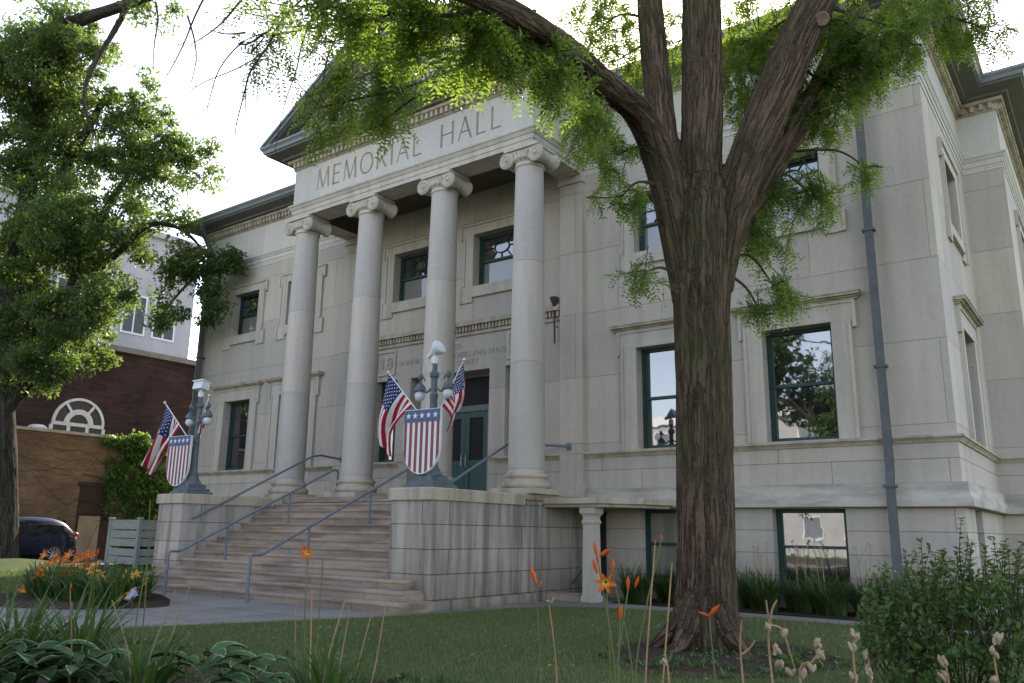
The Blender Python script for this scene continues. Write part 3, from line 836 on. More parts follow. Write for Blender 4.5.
# pediment
pd = MB()
TIPX, TIPZ, SL = PE+OV, 12.78, 0.62
APZ = TIPZ+TIPX*SL
ev2 = MB()
pth = [(-PE, 0.3), (-PE, -EY), (PE, -EY), (PE, 0.3)]
ev2.sweep(evp[:5], pth, 0); ev2.sweep(evp[4:], pth, 1)
ev2.sweep([(OV-0.1, 12.70), (0.0, 12.74)], pth, 1)
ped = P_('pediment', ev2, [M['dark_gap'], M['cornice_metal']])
ty = MB()
ty.poly([(-PE-0.1, -EY+0.02, 12.70), (PE+0.1, -EY+0.02, 12.70), (0, -EY+0.02, APZ-0.30)])
ty.build('tympanum', M['frieze'], ped)
rk = MB()
def chevron(y0, y1, zo, zi, x_out, mi):      # slab following the slope, both sides; zo/zi heights above the rake line
    for sg in (-1, 1):
        a = lambda x, dz, y: (sg*x, y, APZ-SL*x+dz)
        P4 = [(a(x_out, zo, y0), a(0, zo, y0), a(0, zi, y0), a(x_out, zi, y0)), (a(x_out, zo, y1), a(0, zo, y1), a(0, zi, y1), a(x_out, zi, y1))]
        n = rk.addv(P4[0]+P4[1])
        for q in ((0,1,2,3),(7,6,5,4),(0,4,5,1),(2,6,7,3),(0,3,7,4)):
            rk.face([n+i for i in (q if sg > 0 else q[::-1])], mi)
chevron(-EY-OV-0.09, -EY-OV+0.02, 0.0, -0.09, TIPX+0.09, 1)
chevron(-EY-OV-0.03, -EY-OV+0.1, -0.092, -0.19, TIPX+0.03, 1)
chevron(-EY-OV+0.06, 5.0, -0.005, -0.24, TIPX, 0)
chevron(-EY-0.22, -EY+0.01, -0.242, -0.34, PE+0.15, 2)
for sg in (-1, 1):                            # raking dentils
    n_ = int((PE-0.1)/0.145)
    for i in range(n_):
        x = (i+0.7)*0.145
        y0, y1 = -EY-0.13, -EY
        z1 = APZ-SL*x-0.342; z0 = z1-0.15
        xs = (sg*(x-0.042), sg*(x+0.042)); xs = (min(xs), max(xs))
        rk.box(xs[0], xs[1], y0, y1, z0, z1+0.02, 2)
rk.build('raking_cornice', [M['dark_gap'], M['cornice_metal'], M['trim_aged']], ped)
rt_ = MB()
for sg in (-1, 1):
    q = [(0, -EY-OV-0.05, APZ+0.01), (sg*(TIPX+0.05), -EY-OV-0.05, TIPZ-0.02), (sg*(TIPX+0.05), 6.5, TIPZ-0.02), (0, 6.5, APZ+0.01)]
    rt_.quad(*(q if sg < 0 else q[::-1]))
rt_.build('gable_roof', M['roof_tile'], ped)

# pilasters against the wall, floor, dentil band, door
an = MB()
for s in (-1, 1):
    x0, x1 = sorted((s*(PE-bw_), s*PE))
    an = MB(); an.box(x0, x1, -0.12, 0.0, FLOOR, 10.25); an.box(x0-.04, x1+.04, -0.17, 0.0, 10.25, 10.45); an.box(x0-.05, x1+.05, -0.18, 0.0, FLOOR, FLOOR+0.35)
    P_('pilaster', an, M['ashlar'])
bd = MB()
x0, x1 = -PE+bw_+0.02, PE-bw_-0.02
bd.box(x0, x1, -0.06, 0.0, 6.66, 6.74); bd.box(x0, x1, -0.04, 0.0, 6.742, 6.90); bd.box(x0, x1, -0.20, 0.0, 6.902, 7.0); bd.box(x0, x1, -0.14, 0.0, 7.002, 7.05)
n_ = int((x1-x0)/0.115)
for i in range(n_):
    x = x0+(i+0.5)*(x1-x0)/n_
    bd.box(x-0.032, x+0.032, -0.13, -0.04, 6.76, 6.90)
P_('door_cornice', bd, M['trim_aged'])
ins = MB()
def text_part(body, size, x, z, y, name='carved_text', align='CENTER', mat='carved', ext=0.006, parent=None, spacing=1.1):
    cu = bpy.data.curves.new(name, 'FONT'); cu.body = body; cu.size = size; cu.align_x = align; cu.extrude = ext; cu.space_character = spacing
    o_ = bpy.data.objects.new(name, cu); col.objects.link(o_)
    o_.rotation_euler = (R(90), 0, 0); o_.location = (x, y, z)
    bpy.context.view_layer.update()
    dg = bpy.context.evaluated_depsgraph_get()
    me = bpy.data.meshes.new_from_object(o_.evaluated_get(dg)); me.transform(o_.matrix_world)
    bpy.data.objects.remove(o_)
    me.materials.clear(); me.materials.append(M[mat])
    o2 = bpy.data.objects.new(name, me); col.objects.link(o2); o2.parent = parent or hall
    return o2
M['carved_faint'] = stone_mat('faint_carved_lettering', (0.34, 0.305, 0.255), (0.38, 0.34, 0.285), stain=0.2)
for body, z in (('ERECTED', 6.32), ('IN HONOR OF THE SOLDIERS AND SAILORS', 6.07), ('OF RACINE COUNTY', 5.84)):
    text_part(body, 0.215, 0, z, -0.006, mat='carved_faint', spacing=1.05)
for s in (-1, 1):
    tb = MB(); x = s*2.45
    for a, b, c, d in ((x-.40, x-.34, 5.84, 6.58), (x+.34, x+.40, 5.84, 6.58), (x-.34, x+.34, 5.84, 5.90), (x-.34, x+.34, 6.52, 6.58)): tb.box(a, b, -0.05, 0.0, c, d)
    t_ = P_('date_tablet', tb, M['trim'])
    text_part('18', 0.50, x, 6.03, -0.012, 'numeral', parent=t_, mat='carved_faint')

dr = MB()                                     # door recess (stone) then the doors
a, b, c, d = DOOR
DD = 0.55
dr.quad((a, 0, c), (a, DD, c), (a, DD, d), (a, 0, d)); dr.quad((b, DD, c), (b, 0, c), (b, 0, d), (b, DD, d)); dr.quad((a, DD, d), (b, DD, d), (b, 0, d), (a, 0, d))
P_('door_reveal', dr, M['ashlar'])
fr = MB()
fr.box(a, a+.10, DD-.1, DD, c, d); fr.box(b-.10, b, DD-.1, DD, c, d); fr.box(a+.10, b-.10, DD-.1, DD, d-.1, d)
fr.box(a+.10, b-.10, DD-.12, DD, 4.62, 4.78); fr.box(-.62+.0, -.52, DD-.1, DD, c, 4.62) ; fr.box(.52+.53, .62+.53, DD-.1, DD, c, 4.62); fr.box(-.03-.25, .03-.25, DD-.07, DD-.02, 4.78, d-.1)
M['door_frame'] = plain_mat('grey_green_door_frame', (0.15, 0.165, 0.15), (0.12, 0.13, 0.12), rough=0.6)
door = P_('entrance', fr, M['door_frame'])
tp = MB(); tp.quad((a+.1, DD-.03, 4.78), (b-.1, DD-.03, 4.78), (b-.1, DD-.03, d-.1), (a+.1, DD-.03, d-.1))
tp.quad((1.15, DD-.03, c), (b-.1, DD-.03, c), (b-.1, DD-.03, 4.62), (1.15, DD-.03, 4.62)); tp.quad((a+.1, DD-.03, c), (-.62, DD-.03, c), (-.62, DD-.03, 4.62), (a+.1, DD-.03, 4.62))
tp.build('transom_pane', M['interior'], door)
for k, (x0, x1) in enumerate(((-.52, .26), (.27, 1.05))):
    lf = MB()
    lf.box(x0, x0+.15, DD-.08, DD-.02, c, 4.62); lf.box(x1-.15, x1, DD-.08, DD-.02, c, 4.62); lf.box(x0+.15, x1-.15, DD-.08, DD-.02, 4.44, 4.62)
    lf.box(x0+.15, x1-.15, DD-.08, DD-.02, 3.12, 3.28); lf.box(x0+.15, x1-.15, DD-.055, DD-.02, c+.25, 3.12); lf.box(x0+.15, x1-.15, DD-.08, DD-.02, c, c+.25)
    lo_ = lf.build('door_leaf', M['door_green'], door)
    gp = MB(); gp.quad((x0+.15, DD-.045, 3.28), (x1-.15, DD-.045, 3.28), (x1-.15, DD-.045, 4.44), (x0+.15, DD-.045, 4.44))
    gp.build('pane', M['interior'], lo_)
    hd = MB(); hx = x1-.07 if k == 0 else x0+.07
    hd.tube([(hx, DD-.08, 3.1), (hx, DD-.14, 3.12), (hx, DD-.14, 3.42), (hx, DD-.08, 3.44)], 0.012, 6)
    hd.build('handle', M['brass'], lo_, 40)

# podium, steps, piers
FY, YP, Q_, QI = 5.54, 2.45, 4.50, 3.48
pod = MB()
pod.box(-PE-.06, PE+.06, -YP-.06, -0.002, -0.2, FLOOR-0.14)
P_('podium', pod, M['pier'])
pf = MB(); pf.box(-PE-.13, PE+.13, -YP-.16, -0.003, FLOOR-0.138, FLOOR); P_('porch_floor', pf, M['step'])
st = MB()
NR = 13; rise = FLOOR/NR
yfront = 6.40; tread = (yfront-(YP+.16))/(NR-1)
for k in range(NR-1):
    yf = -(yfront-tread*k); jit = 0.012*math.sin(k*5.1)
    x0, x1 = -QI+0.001, QI-0.001
    if k == 0: x0, x1 = -Q_-.10, Q_+.10
    elif k == 1: x0, x1 = -Q_+.10, Q_-.10
    elif k == 2: x0, x1 = -Q_+.34, Q_-.34
    yb = -(YP+.10) if k > 2 else -FY-0.001
    ye = yb if k > 2 else -FY-0.002
    st.box(x0, x1, yf+jit+.03, ye, rise*k-(0.15 if k == 0 else 0.0), rise*(k+1)-0.055)
    st.box(x0, x1, yf+jit, ye, rise*(k+1)-0.0549, rise*(k+1)-0.001*(k % 3), ch=0.012)
    if k <= 2: st.box(-QI+0.002, QI-0.002, -FY-0.002, -YP-.1, rise*k-(0.15 if k == 0 else 0), rise*(k+1)-0.002)
P_('front_steps', st, M['step'])
for s in (-1, 1):
    pr = MB(); x0, x1 = sorted((s*QI, s*Q_))
    pr.box(x0, x1, -FY, -YP+.2, -0.1, 1.945)
    xs0, xs1 = (x0, x1+.09) if s > 0 else (x0-.09, x1)
    pr.box(min(x0, xs0), max(x1, xs1), -FY+.003, -YP+.2, -0.1, 0.155)
    pier = P_('pier', pr, M['pier'])
    cp = MB(); cp.box(x0-.05, x1+.047, -FY-.06, -YP-.165, 1.947, 2.175, ch=0.02); cp.build('cap', M['trim_aged'], pier)

# handrails
def rail_part(pts, posts, r=0.030):
    h = MB(); h.tube(catmull_corner(pts), r, 10)
    o_ = P_('handrail', h, M['rail'], smooth=50)
    for p in posts:
        q = MB(); q.tube([p, (p[0], p[1], p[2])] if False else [p[0:3], p[3:6]], r*0.8, 8); q.tube([p[3:6], (p[3], p[4], p[5]+0.03)], r*1.6, 8); q.build('post', M['rail'], o_, 50)
def catmull_corner(pts):
    out = [np.array(pts[0], float)]
    for i in range(1, len(pts)-1):
        a, b, c = (np.array(t, float) for t in pts[i-1:i+2])
        d1 = (a-b)/np.linalg.norm(a-b)*0.06; d2 = (c-b)/np.linalg.norm(c-b)*0.06
        for t in (0, .5, 1): out.append((1-t)**2*(b+d1)+2*t*(1-t)*b+t*t*(b+d2))
    out.append(np.array(pts[-1], float))
    return out
def step_z(y):
    k = int((yfront+y)/tread)+1 if y > -yfront else 0
    return max(0, min(NR, k))*rise
for x in (-1.87, 0.95):
    hz = lambda y: 0.88+(y+6.5)*0.482
    pts = [(x, -6.76, 0.0), (x, -6.76, 0.88), (x, -6.5, 0.88), (x, -2.3, hz(-2.3)), (x, -2.15, hz(-2.3)), (x, -2.15, FLOOR)]
    rail_part(pts, [(x, y, hz(y)-.02, x, y, step_z(y)) for y in (-5.36, -3.66)])
for s in (-1, 1):
    x = s*3.40
    hz = lambda y: 1.62+(y+5.25)*0.50
    pts = [(s*3.50, -5.25, 1.60), (x, -5.25, 1.62), (x, -1.75, hz(-1.75)), (x, -1.45, hz(-1.75)+.05), (s*4.03, -0.13, 3.43)]
    rail_part(pts, [])
    # little wall plate at the end
    pl_ = MB(); pl_.box(s*4.03-.07, s*4.03+.07, -0.135, -0.121, 3.34, 3.52); pl_.build('wall_plate', M['rail'], [o for o in hall.children if o.name.startswith('handrail')][-1])

# side porch over the basement door
sp = MB()
n = sp.addv([(4.49, -1.95, 2.0), (5.9, -1.95, 2.0), (6.55, -1.2, 2.0), (6.85, -0.22, 2.0), (4.49, -0.22, 2.0),
             (4.49, -1.95, 2.12), (5.9, -1.95, 2.12), (6.55, -1.2, 2.12), (6.85, -0.22, 2.12), (4.49, -0.22, 2.12)])
sp.face([n+i for i in (4,3,2,1,0)]); sp.face([n+i for i in (5,6,7,8,9)])
for i in range(5): sp.face([n+i, n+(i+1) % 5, n+5+(i+1) % 5, n+5+i])
n = sp.addv([(4.49, -1.85, 1.93), (5.85, -1.85, 1.93), (6.45, -1.15, 1.93), (6.7, -0.22, 1.93), (4.49, -0.22, 1.93), (4.49, -1.85, 2.0), (5.85, -1.85, 2.0), (6.45, -1.15, 2.0), (6.7, -0.22, 2.0), (4.49, -0.22, 2.0)])
sp.face([n+i for i in (4,3,2,1,0)])
for i in range(5): sp.face([n+i, n+(i+1) % 5, n+5+(i+1) % 5, n+5+i])
porch = P_('side_porch', sp, M['trim_aged'])
pl = MB()
px_, py_ = 5.55, -1.62
pl.box(px_-.17, px_+.17, py_-.17, py_+.17, -0.05, 0.12)
n = len(pl.v)
pl.lathe([(0.205, 0.12), (0.185, 1.55), (0.185, 1.57), (0.215, 1.60), (0.215, 1.64), (0.19, 1.66), (0.19, 1.73), (0.24, 1.79), (0.265, 1.80), (0.265, 1.925)], (0, 0, 0), 4, M=Matrix.Translation((px_, py_, 0)) @ Matrix.Rotation(R(45), 4, 'Z'))
pl.build('pillar', M['trim'], porch)
sd_ = MB(); sd_.box(4.56, 4.98, -0.06, -0.003, 0.05, 1.86); sd_.box(4.52, 5.03, -0.09, -0.061, 1.78, 1.88)
sd_.build('side_door', M['interior'], porch)
hr = MB(); hr.tube([(5.35, -1.5, 0.78), (4.62, -0.9, 0.30)], 0.025, 8); hr.build('side_rail', M['rail'], porch)
cs = MB(); cs.box(4.5, 5.4, -1.75, -1.55, -0.05, 0.16); cs.build('side_step', M['step'], porch)

# downpipes
for s, x in ((1, 11.25), (-1, -11.85)):
    dpp = MB(); wq = 0.07
    segs = [((x, -0.18), (x, -0.18)), ]
    def pipe(y0, z0, y1, z1):
        n = dpp.addv([(x-wq, y0-.07, z0), (x+wq, y0-.07, z0), (x+wq, y0+.07, z0), (x-wq, y0+.07, z0), (x-wq, y1-.07, z1), (x+wq, y1-.07, z1), (x+wq, y1+.07, z1), (x-wq, y1+.07, z1)])
        for q in ((0,1,5,4),(1,2,6,5),(2,3,7,6),(3,0,4,7),(0,3,2,1),(4,5,6,7)): dpp.face([n+i for i in q])
    pipe(-0.32, 0.02, -0.32, 2.35); pipe(-0.32, 2.35, -0.22, 2.6); pipe(-0.22, 2.6, -0.22, 11.55); pipe(-0.22, 11.55, -0.66, 12.2); pipe(-0.66, 12.2, -0.66, 12.45)
    dpo = P_('downpipe', dpp, M['pipe'])
    for z in (2.3, 4.6, 7.4, 10.2):
        bk = MB(); bk.box(x-.12, x+.12, -0.31 if z > 2.5 else -0.41, -0.13 if z > 2.5 else -0.23, z, z+.05); bk.box(x-.02, x+.02, -0.13, 0.0, z, z+.05); bk.build('bracket', M['pipe'], dpo)
# lantern arm beside the porch
p0 = PA(546.5, 360, 1, -0.2)
lt = MB(); X0 = 3.62
lt.tube([(X0, -0.14, 6.05), (X0, -0.16, 6.95)], 0.022, 8); lt.lathe([(0.02, 6.95), (0.05, 7.05), (0.12, 7.22), (0.12, 7.25)], (X0, -0.16, 0), 12); lt.tube([(X0, -0.15, 6.5), (X0, 0.0, 6.5)], .014, 6)
P_('wall_lantern', lt, M['twig'], smooth=40)

# ================================================================== lamp posts, shields, flags
def lamp_post(loc, label, floods):
    t = empty('lamp_post', loc, label, 'lamp post', 'lamp posts on the step piers')
    b = MB()
    for r_, z0, z1 in ((.38, 0, .07), (.32, .07, .15), (.25, .15, .25)): b.box(-r_, r_, -r_, r_, z0, z1-.001, ch=0.02)
    b.lathe([(.25, .25), (.20, .32), (.15, .40), (.13, .46), (.14, .50), (.11, .54)], (0, 0, 0), 16)
    b.build('base', M['lamp_iron'], t, 40)
    s = MB(); s.lathe([(.10, .52), (.085, .9), (.072, 1.75), (.085, 1.78), (.085, 1.84), (.06, 1.88), (.065, 2.16), (.095, 2.2), (.095, 2.27), (.05, 2.32), (.05, 2.45)], (0, 0, 0), 10)
    s.build('shaft', M['lamp_iron'], t, 30)
    for k in range(2):
        a = R(180*k+4); ca, sa = math.cos(a), math.sin(a)
        m_ = MB()
        m_.tube(catmull([(0.05*ca, 0.05*sa, 1.98), (.18*ca, .18*sa, 1.90), (.30*ca, .30*sa, 1.97), (.35*ca, .35*sa, 2.12), (.29*ca, .29*sa, 2.21), (.24*ca, .24*sa, 2.14)], 5), [.024]*16+[.02]*5+[.016]*5, 8)
        m_.lathe([(.03, 2.10), (.10, 2.02), (.12, 1.95), (.12, 1.93)], (.35*ca, .35*sa, 0), 14)
        m_.sphere((.35*ca, .35*sa, 2.22), .05, 10, 8, 1.7)
        ar = m_.build('arm', M['lamp_iron'], t, 40)
        g = MB(); g.sphere((.35*ca, .35*sa, 1.83), .108, 20, 14); g.build('globe', M['white_globe'], ar, 60)
    f = MB(); f.lathe([(.065, 2.45), (.075, 2.46), (.075, 2.58), (.06, 2.6)], (0, 0, 0), 12)
    ft = f.build('floodlight', M['white_paint'], t, 40)
    h = MB()
    if floods == 'cone':                      # a bulb-shaped flood lamp tipped up to the side
        Mx = Matrix.Translation((-.12, 0, 2.66)) @ Matrix.Rotation(R(60), 4, 'Y') @ Matrix.Scale(.86, 4)
        h.lathe([(.001, -.1), (.05, -.1), (.055, -.02), (.065, .03), (.10, .12), (.17, .24), (.185, .30), (.17, .335), (.09, .37), (.001, .38)], (0, 0, 0), 20, M=Mx, caps=False)
        h.tube([(0, 0, 2.58), (-.02, 0, 2.66), (-.1, 0, 2.69)], .04, 8)
    else:
        h.obox(Matrix.Translation((0, -.02, 2.74)) @ Matrix.Rotation(R(-12), 4, 'X'), .40, .22, .20)
        h.obox(Matrix.Translation((0, -.02, 2.85)) @ Matrix.Rotation(R(-12), 4, 'X'), .44, .26, .03)
        h.tube([(0, 0, 2.58), (0, 0, 2.68)], .05, 8)
    h.build('lamp_head', M['white_paint'], ft, 40)
    return t
PZ = 2.175
lamp_post((3.99, -5.02, PZ), 'grey iron lamp post with tilted white spotlight beside the green door', 'cone')
lamp_post((-3.99, -5.02, PZ+.0), 'grey iron lamp post with boxy white floodlight before the brick building', 'box')

def shield(loc, rz, label, wd=0.90, ht=1.25):
    """origin at the top centre of the front"""
    t = empty('shield', loc, label, 'shield plaque', 'striped shields on the lamp posts', rz)
    def edge(z):                              # half width at depth z below the top
        q = z/ht
        return wd/2 if q < .58 else wd/2*math.sqrt(max(0, 1-((q-.58)/.42)**2))
    zs = list(np.linspace(0, ht*.58, 6))+[ht*(.58+.42*math.sin(a)) for a in np.linspace(0, math.pi/2, 18)[1:]]
    bk = MB()
    rim = [(-edge(z), -z) for z in zs]+[(edge(z), -z) for z in zs[::-1][1:]]
    n = bk.addv([(x, .0, z) for x, z in rim]); n2 = bk.addv([(x, .06, z) for x, z in rim]); k = len(rim)
    bk.face([n+i for i in range(k)]); bk.face([n2+k-1-i for i in range(k)])
    for i in range(k): bk.face((n+i, n2+i, n2+(i+1) % k, n+(i+1) % k))
    bk.build('board', M['white_paint'], t)
    for name, fn in (('stripe_field', 'stripes'), ('star_band', 'band')):
        b = MB()
        zb = ht*.20
        if fn == 'stripes':
            ns = 13
            for j in range(0, ns, 2):
                xa, xb = -wd/2*.97+j*wd*.97/ns, -wd/2*.97+(j+1)*wd*.97/ns
                cols = np.linspace(xa, xb, 5); 
                def zlow(x):
                    q = abs(x)/(wd/2)
                    return ht*(.58+.42*math.sqrt(max(0, 1-q*q)))*.985
                for i in range(4):
                    b.quad((cols[i], -.004, -zlow(cols[i])), (cols[i+1], -.004, -zlow(cols[i+1])), (cols[i+1], -.004, -zb), (cols[i], -.004, -zb))
            b.build(name, M['red_paint'], t)
        else:
            b.box(-wd/2*.985, wd/2*.985, -.008, -.002, -zb, -.012)
            o_ = b.build(name, M['blue_paint'], t)
            sb = MB()
            for j in range(5):
                cx0 = (-2+j)*wd*.185; cz0 = -zb*.5
                pts = []
                for q in range(10):
                    a = math.pi/2+q*math.pi/5; r_ = .068 if q % 2 == 0 else .028
                    pts.append((cx0+r_*math.cos(a), -.012, cz0+r_*math.sin(a)))
                sb.poly(pts[::-1])
            sb.build('star', M['white_paint'], o_)
    return t
shield((3.96, -5.30, 3.69), R(3), 'red and white striped shield with five stars on the lamp post beside the green door')
shield((-4.29, -5.30, 3.63), R(3), 'red and white striped shield with five stars on the lamp post before the brick building')

def flag(fin, root_, fly_dir, fly, label, hoist=0.95, seed=0, fold=0.14, sweep_=0.0, fly_end=None):
    """fin = finial (top of the pole), root_ = where the pole is fixed; the cloth hangs from the pole below the finial"""
    fin, root_ = np.array(fin, float), np.array(root_, float)
    t = empty('flag', tuple(root_), label, 'flag', 'flags on angled poles')
    d = (root_-fin); ln = np.linalg.norm(d); d /= ln
    p = MB(); p.tube([root_-root_, fin-root_], .013, 8); po = p.build('pole', M['white_paint'], t, 50)
    f = MB(); f.sphere(fin-root_, .035, 12, 8, 1.3); f.build('finial', M['brass'], po, 60)
    c = MB()
    nu, nv = 26, 40
    g = np.array(fly_dir, float); g /= np.linalg.norm(g)
    ge = None
    if fly_end is not None: ge = np.array(fly_end, float); ge /= np.linalg.norm(ge)
    side = np.cross(d, g); side /= np.linalg.norm(side)
    grid = np.zeros((nu+1, nv+1, 3))
    for i in range(nu+1):
        u = i/nu
        for j in range(nv+1):
            v = j/nv
            gather = 1-0.30*min(1, v*1.6)
            q = fin+d*(0.06+u*hoist*gather)+((g*(v-v*v/2)+ge*(v*v/2)) if ge is not None else g*v)*fly*(1-.10*abs(u-.5))
            amp = fold*min(1, v*2.2)
            q = q+side*amp*(math.sin(u*9.5+seed+v*1.5)+.45*math.sin(u*17+seed*2.1+v*2.5))
            q = q+d*0.05*v*math.sin(3*v+seed)+np.array([sweep_*v*v, 0, 0])
            grid[i, j] = q-root_
    n = c.addv(grid.reshape(-1, 3))
    for i in range(nu):
        for j in range(nv):
            stripe = int((i+.5)/nu*13)
            mi = 0 if stripe % 2 == 0 else 1
            if stripe < 7 and (j+.5)/nv < .40: mi = 2
            c.face((n+i*(nv+1)+j, n+i*(nv+1)+j+1, n+(i+1)*(nv+1)+j+1, n+(i+1)*(nv+1)+j), mi)
    cl = c.build('cloth', [M['red_cloth'], M['white_cloth'], M['blue_cloth']], t, 180)
    sb = MB()
    def at(u, v, off):
        fi, fj = u*nu, v*nv; i, j = min(nu-1, int(fi)), min(nv-1, int(fj)); a, b = fi-i, fj-j
        q = grid[i, j]*(1-a)*(1-b)+grid[i+1, j]*a*(1-b)+grid[i, j+1]*(1-a)*b+grid[i+1, j+1]*a*b
        e1 = grid[i+1, j]-grid[i, j]; e2 = grid[i, j+1]-grid[i, j]
        nn = np.cross(e1, e2); nn /= np.linalg.norm(nn)+1e-9
        return q+nn*off
    for r_ in range(9):
        for k in range(6 if r_ % 2 == 0 else 5):
            u0 = (r_+1)/10*7/13; v0 = ((k+.5) if r_ % 2 == 0 else (k+1))/6*.40
            for off in (.006, -.006):
                pts = []
                for q in range(10):
                    a = math.pi/2+q*math.pi/5; rr = .020 if q % 2 == 0 else .009
                    pts.append(at(min(.99, max(0, u0+rr*math.sin(a)/hoist*1.2)), max(0, v0+rr*math.cos(a)/fly), off))
                sb.poly(pts)
    sb.build('star_pattern', M['white_cloth'], cl)
    return t
y_ = -5.0
flag((2.80, -5.12, 4.56), (3.93, -5.02, 3.35), (-.62, -.05, -.78), 1.5, 'American flag hanging full length at the left of the shield by the green door', seed=.6, fold=.10, fly_end=(.30, 0, -1))
flag((4.67, -4.93, 4.66), (4.05, -5.0, 3.55), (.34, 0.05, -1), 0.92, 'American flag bunched behind the shield by the green door, its pole leaning right', seed=2.2, fold=.08, fly_end=(-.5, 0, -1))
flag((-5.50, -5.10, 4.60), (-4.05, -5.02, 3.35), (-.30, 0, -1), 1.62, 'American flag spread wide at the far left beside the brick building', seed=1.4, sweep_=-.28)
flag((-3.74, -4.95, 4.66), (-4.0, -5.0, 3.55), (.10, -.05, -1), 0.92, 'American flag folded close against the lamp post on the left pier', seed=3.1, fold=.06, fly_end=(-.6, 0, -.9))
# ================================================================== GROUND
def sheet(name, pts, z, mat, kind='structure'):
    mb = MB(); mb.poly([(x, y, z) for x, y in pts]); o_ = mb.build(name, mat); return tag(o_, kind=kind)
sheet('ground', [(-260, -260), (260, -260), (260, 400), (-260, 400)], -0.03, M['lawn'])
lawn_edge = [(1.2, -15.5), (2.4, -13), (3.05, -11.2), (3.41, -10.3), (4.1, -8.6), (4.75, -6.98), (5.1, -5.4), (5.34, -4.1), (5.7, -3.3), (6.5, -2.8), (7.6, -2.55), (8.9, -2.5), (10.9, -2.55), (13.5, -2.6), (24, -2.8)]
sheet('lawn', lawn_edge+[(24, -16.2), (1.2, -16.2)], 0.012, M['lawn'])
walk = [(-3.5, -24), (-3.5, -6.2), (-4.6, -6.2), (-4.6, -5.2), (4.7, -5.2), (4.7, -0.2), (5.9, -0.2), (5.9, -1.50), (24, -1.98)]+lawn_edge[::-1][1:]+[(1.2, -16.2), (2.2, -24)]
sheet('walkway', walk, -0.004, M['concrete'])
sheet('border_bed', [(5.9, -0.02), (5.9, -1.42), (7.6, -1.50), (8.9, -1.46), (10.9, -1.62), (13.5, -1.78), (24, -1.95), (24, -0.3), (12.5, -0.02)], 0.004, M['soil'])
ell = lambda cx, cy, rx, ry, n=40, wob=.06, ph=0: [(cx+rx*math.cos(a)*(1+wob*math.sin(5*a+ph)), cy+ry*math.sin(a)*(1+wob*math.cos(4*a+ph))) for a in np.linspace(0, 2*math.pi, n+1)[:-1]]
BED = (-1.45, -8.75, 2.15, 1.5)
mb = MB(); e_ = ell(*BED)
n = mb.addv([(x, y, -0.01) for x, y in e_]+[(BED[0]+(x-BED[0])*.9, BED[1]+(y-BED[1])*.9, .08) for x, y in e_])
for i in range(40): mb.face((n+i, n+(i+1) % 40, n+40+(i+1) % 40, n+40+i))
mb.face([n+40+i for i in range(40)])
tag(mb.build('flower_bed', M['soil']), kind='structure')
sheet('tree_soil', ell(10.75, -7.35, 1.35, 1.6, wob=.1), 0.02, M['soil'])
sheet('front_bed', ell(10.6, -14.2, 6.6, 3.1, 60, .03), 0.024, M['soil'])
sheet('parking_pad', [(-17.9, -9), (-13.6, -9), (-13.0, 12), (-17.9, 12)], 0.10, M['asphalt'])
sheet('street', [(-120, -36), (120, -36), (120, -27), (-120, -27)], -0.022, M['asphalt'])
sheet('sidewalk', [(-120, -26.9), (120, -26.9), (120, -24), (-120, -24)], -0.012, M['concrete'])
# low mound under the big tree at the left
mb = MB(); rings = 8; n0 = mb.addv([(-14.6, -4.7, .34)])
for r_ in range(1, rings+1):
    t = r_/rings
    mb.addv([(-14.6+3.6*t*math.cos(a), -4.7+3.6*t*math.sin(a), .34*(math.cos(math.pi*t)*.5+.5)-.02*t) for a in np.linspace(0, 2*math.pi, 33)[:-1]])
for i in range(32): mb.face((n0, n0+1+i, n0+1+(i+1) % 32))
for r_ in range(rings-1):
    for i in range(32): mb.face((n0+1+r_*32+i, n0+1+(r_+1)*32+i, n0+1+(r_+1)*32+(i+1) % 32, n0+1+r_*32+(i+1) % 32))
tag(mb.build('grass_mound', M['lawn'], smooth=60), kind='structure')

def inside(poly, X, Y):
    c = np.zeros(len(X), bool); j = len(poly)-1
    for i in range(len(poly)):
        xi, yi = poly[i]; xj, yj = poly[j]
        cond = ((yi > Y) != (yj > Y)) & (X < (xj-xi)*(Y-yi)/((yj-yi) or 1e-9)+xi)
        c ^= cond; j = i
    return c
def grass(x0, x1, y0, y1, n, poly, hgt, wid, excl=()):
    X = rng.uniform(x0, x1, n); Y = rng.uniform(y0, y1, n)
    k = inside(poly, X, Y)
    for e in excl: k &= ~inside(e, X, Y) | (rng.random(n) < .06)
    X, Y = X[k], Y[k]; n = len(X)
    a = rng.uniform(0, 2*np.pi, n); h = hgt*rng.uniform(.5, 1.25, n); ln = rng.uniform(-.6, .6, (n, 2))*h[:, None]
    V = np.zeros((n, 3, 3))
    V[:, 0] = np.stack([X-np.cos(a)*wid/2, Y-np.sin(a)*wid/2, np.full(n, .005)], 1)
    V[:, 1] = np.stack([X+np.cos(a)*wid/2, Y+np.sin(a)*wid/2, np.full(n, .005)], 1)
    V[:, 2] = np.stack([X+ln[:, 0], Y+ln[:, 1], h], 1)
    return V
lawn_poly = lawn_edge+[(24, -16.2), (1.2, -16.2)]
g1 = grass(1.0, 14.5, -12.5, -1.6, 170000, lawn_poly, .055, .009, [ell(10.75, -7.35, 1.2, 1.45)])
left_lawn = [(-13.3, -12), (-3.6, -12), (-3.6, -6.5), (-4.8, -6.3), (-4.8, -1.0), (-12.5, -.5), (-13.3, -1)]
g2 = grass(-13.3, -3.6, -12, -.5, 50000, left_lawn, .09, .02)
tag(quads_obj('lawn_grass', np.concatenate([g1, g2]), M['grass_blade']), 'short dark green grass of the lawn before the hall', 'grass', kind='stuff')

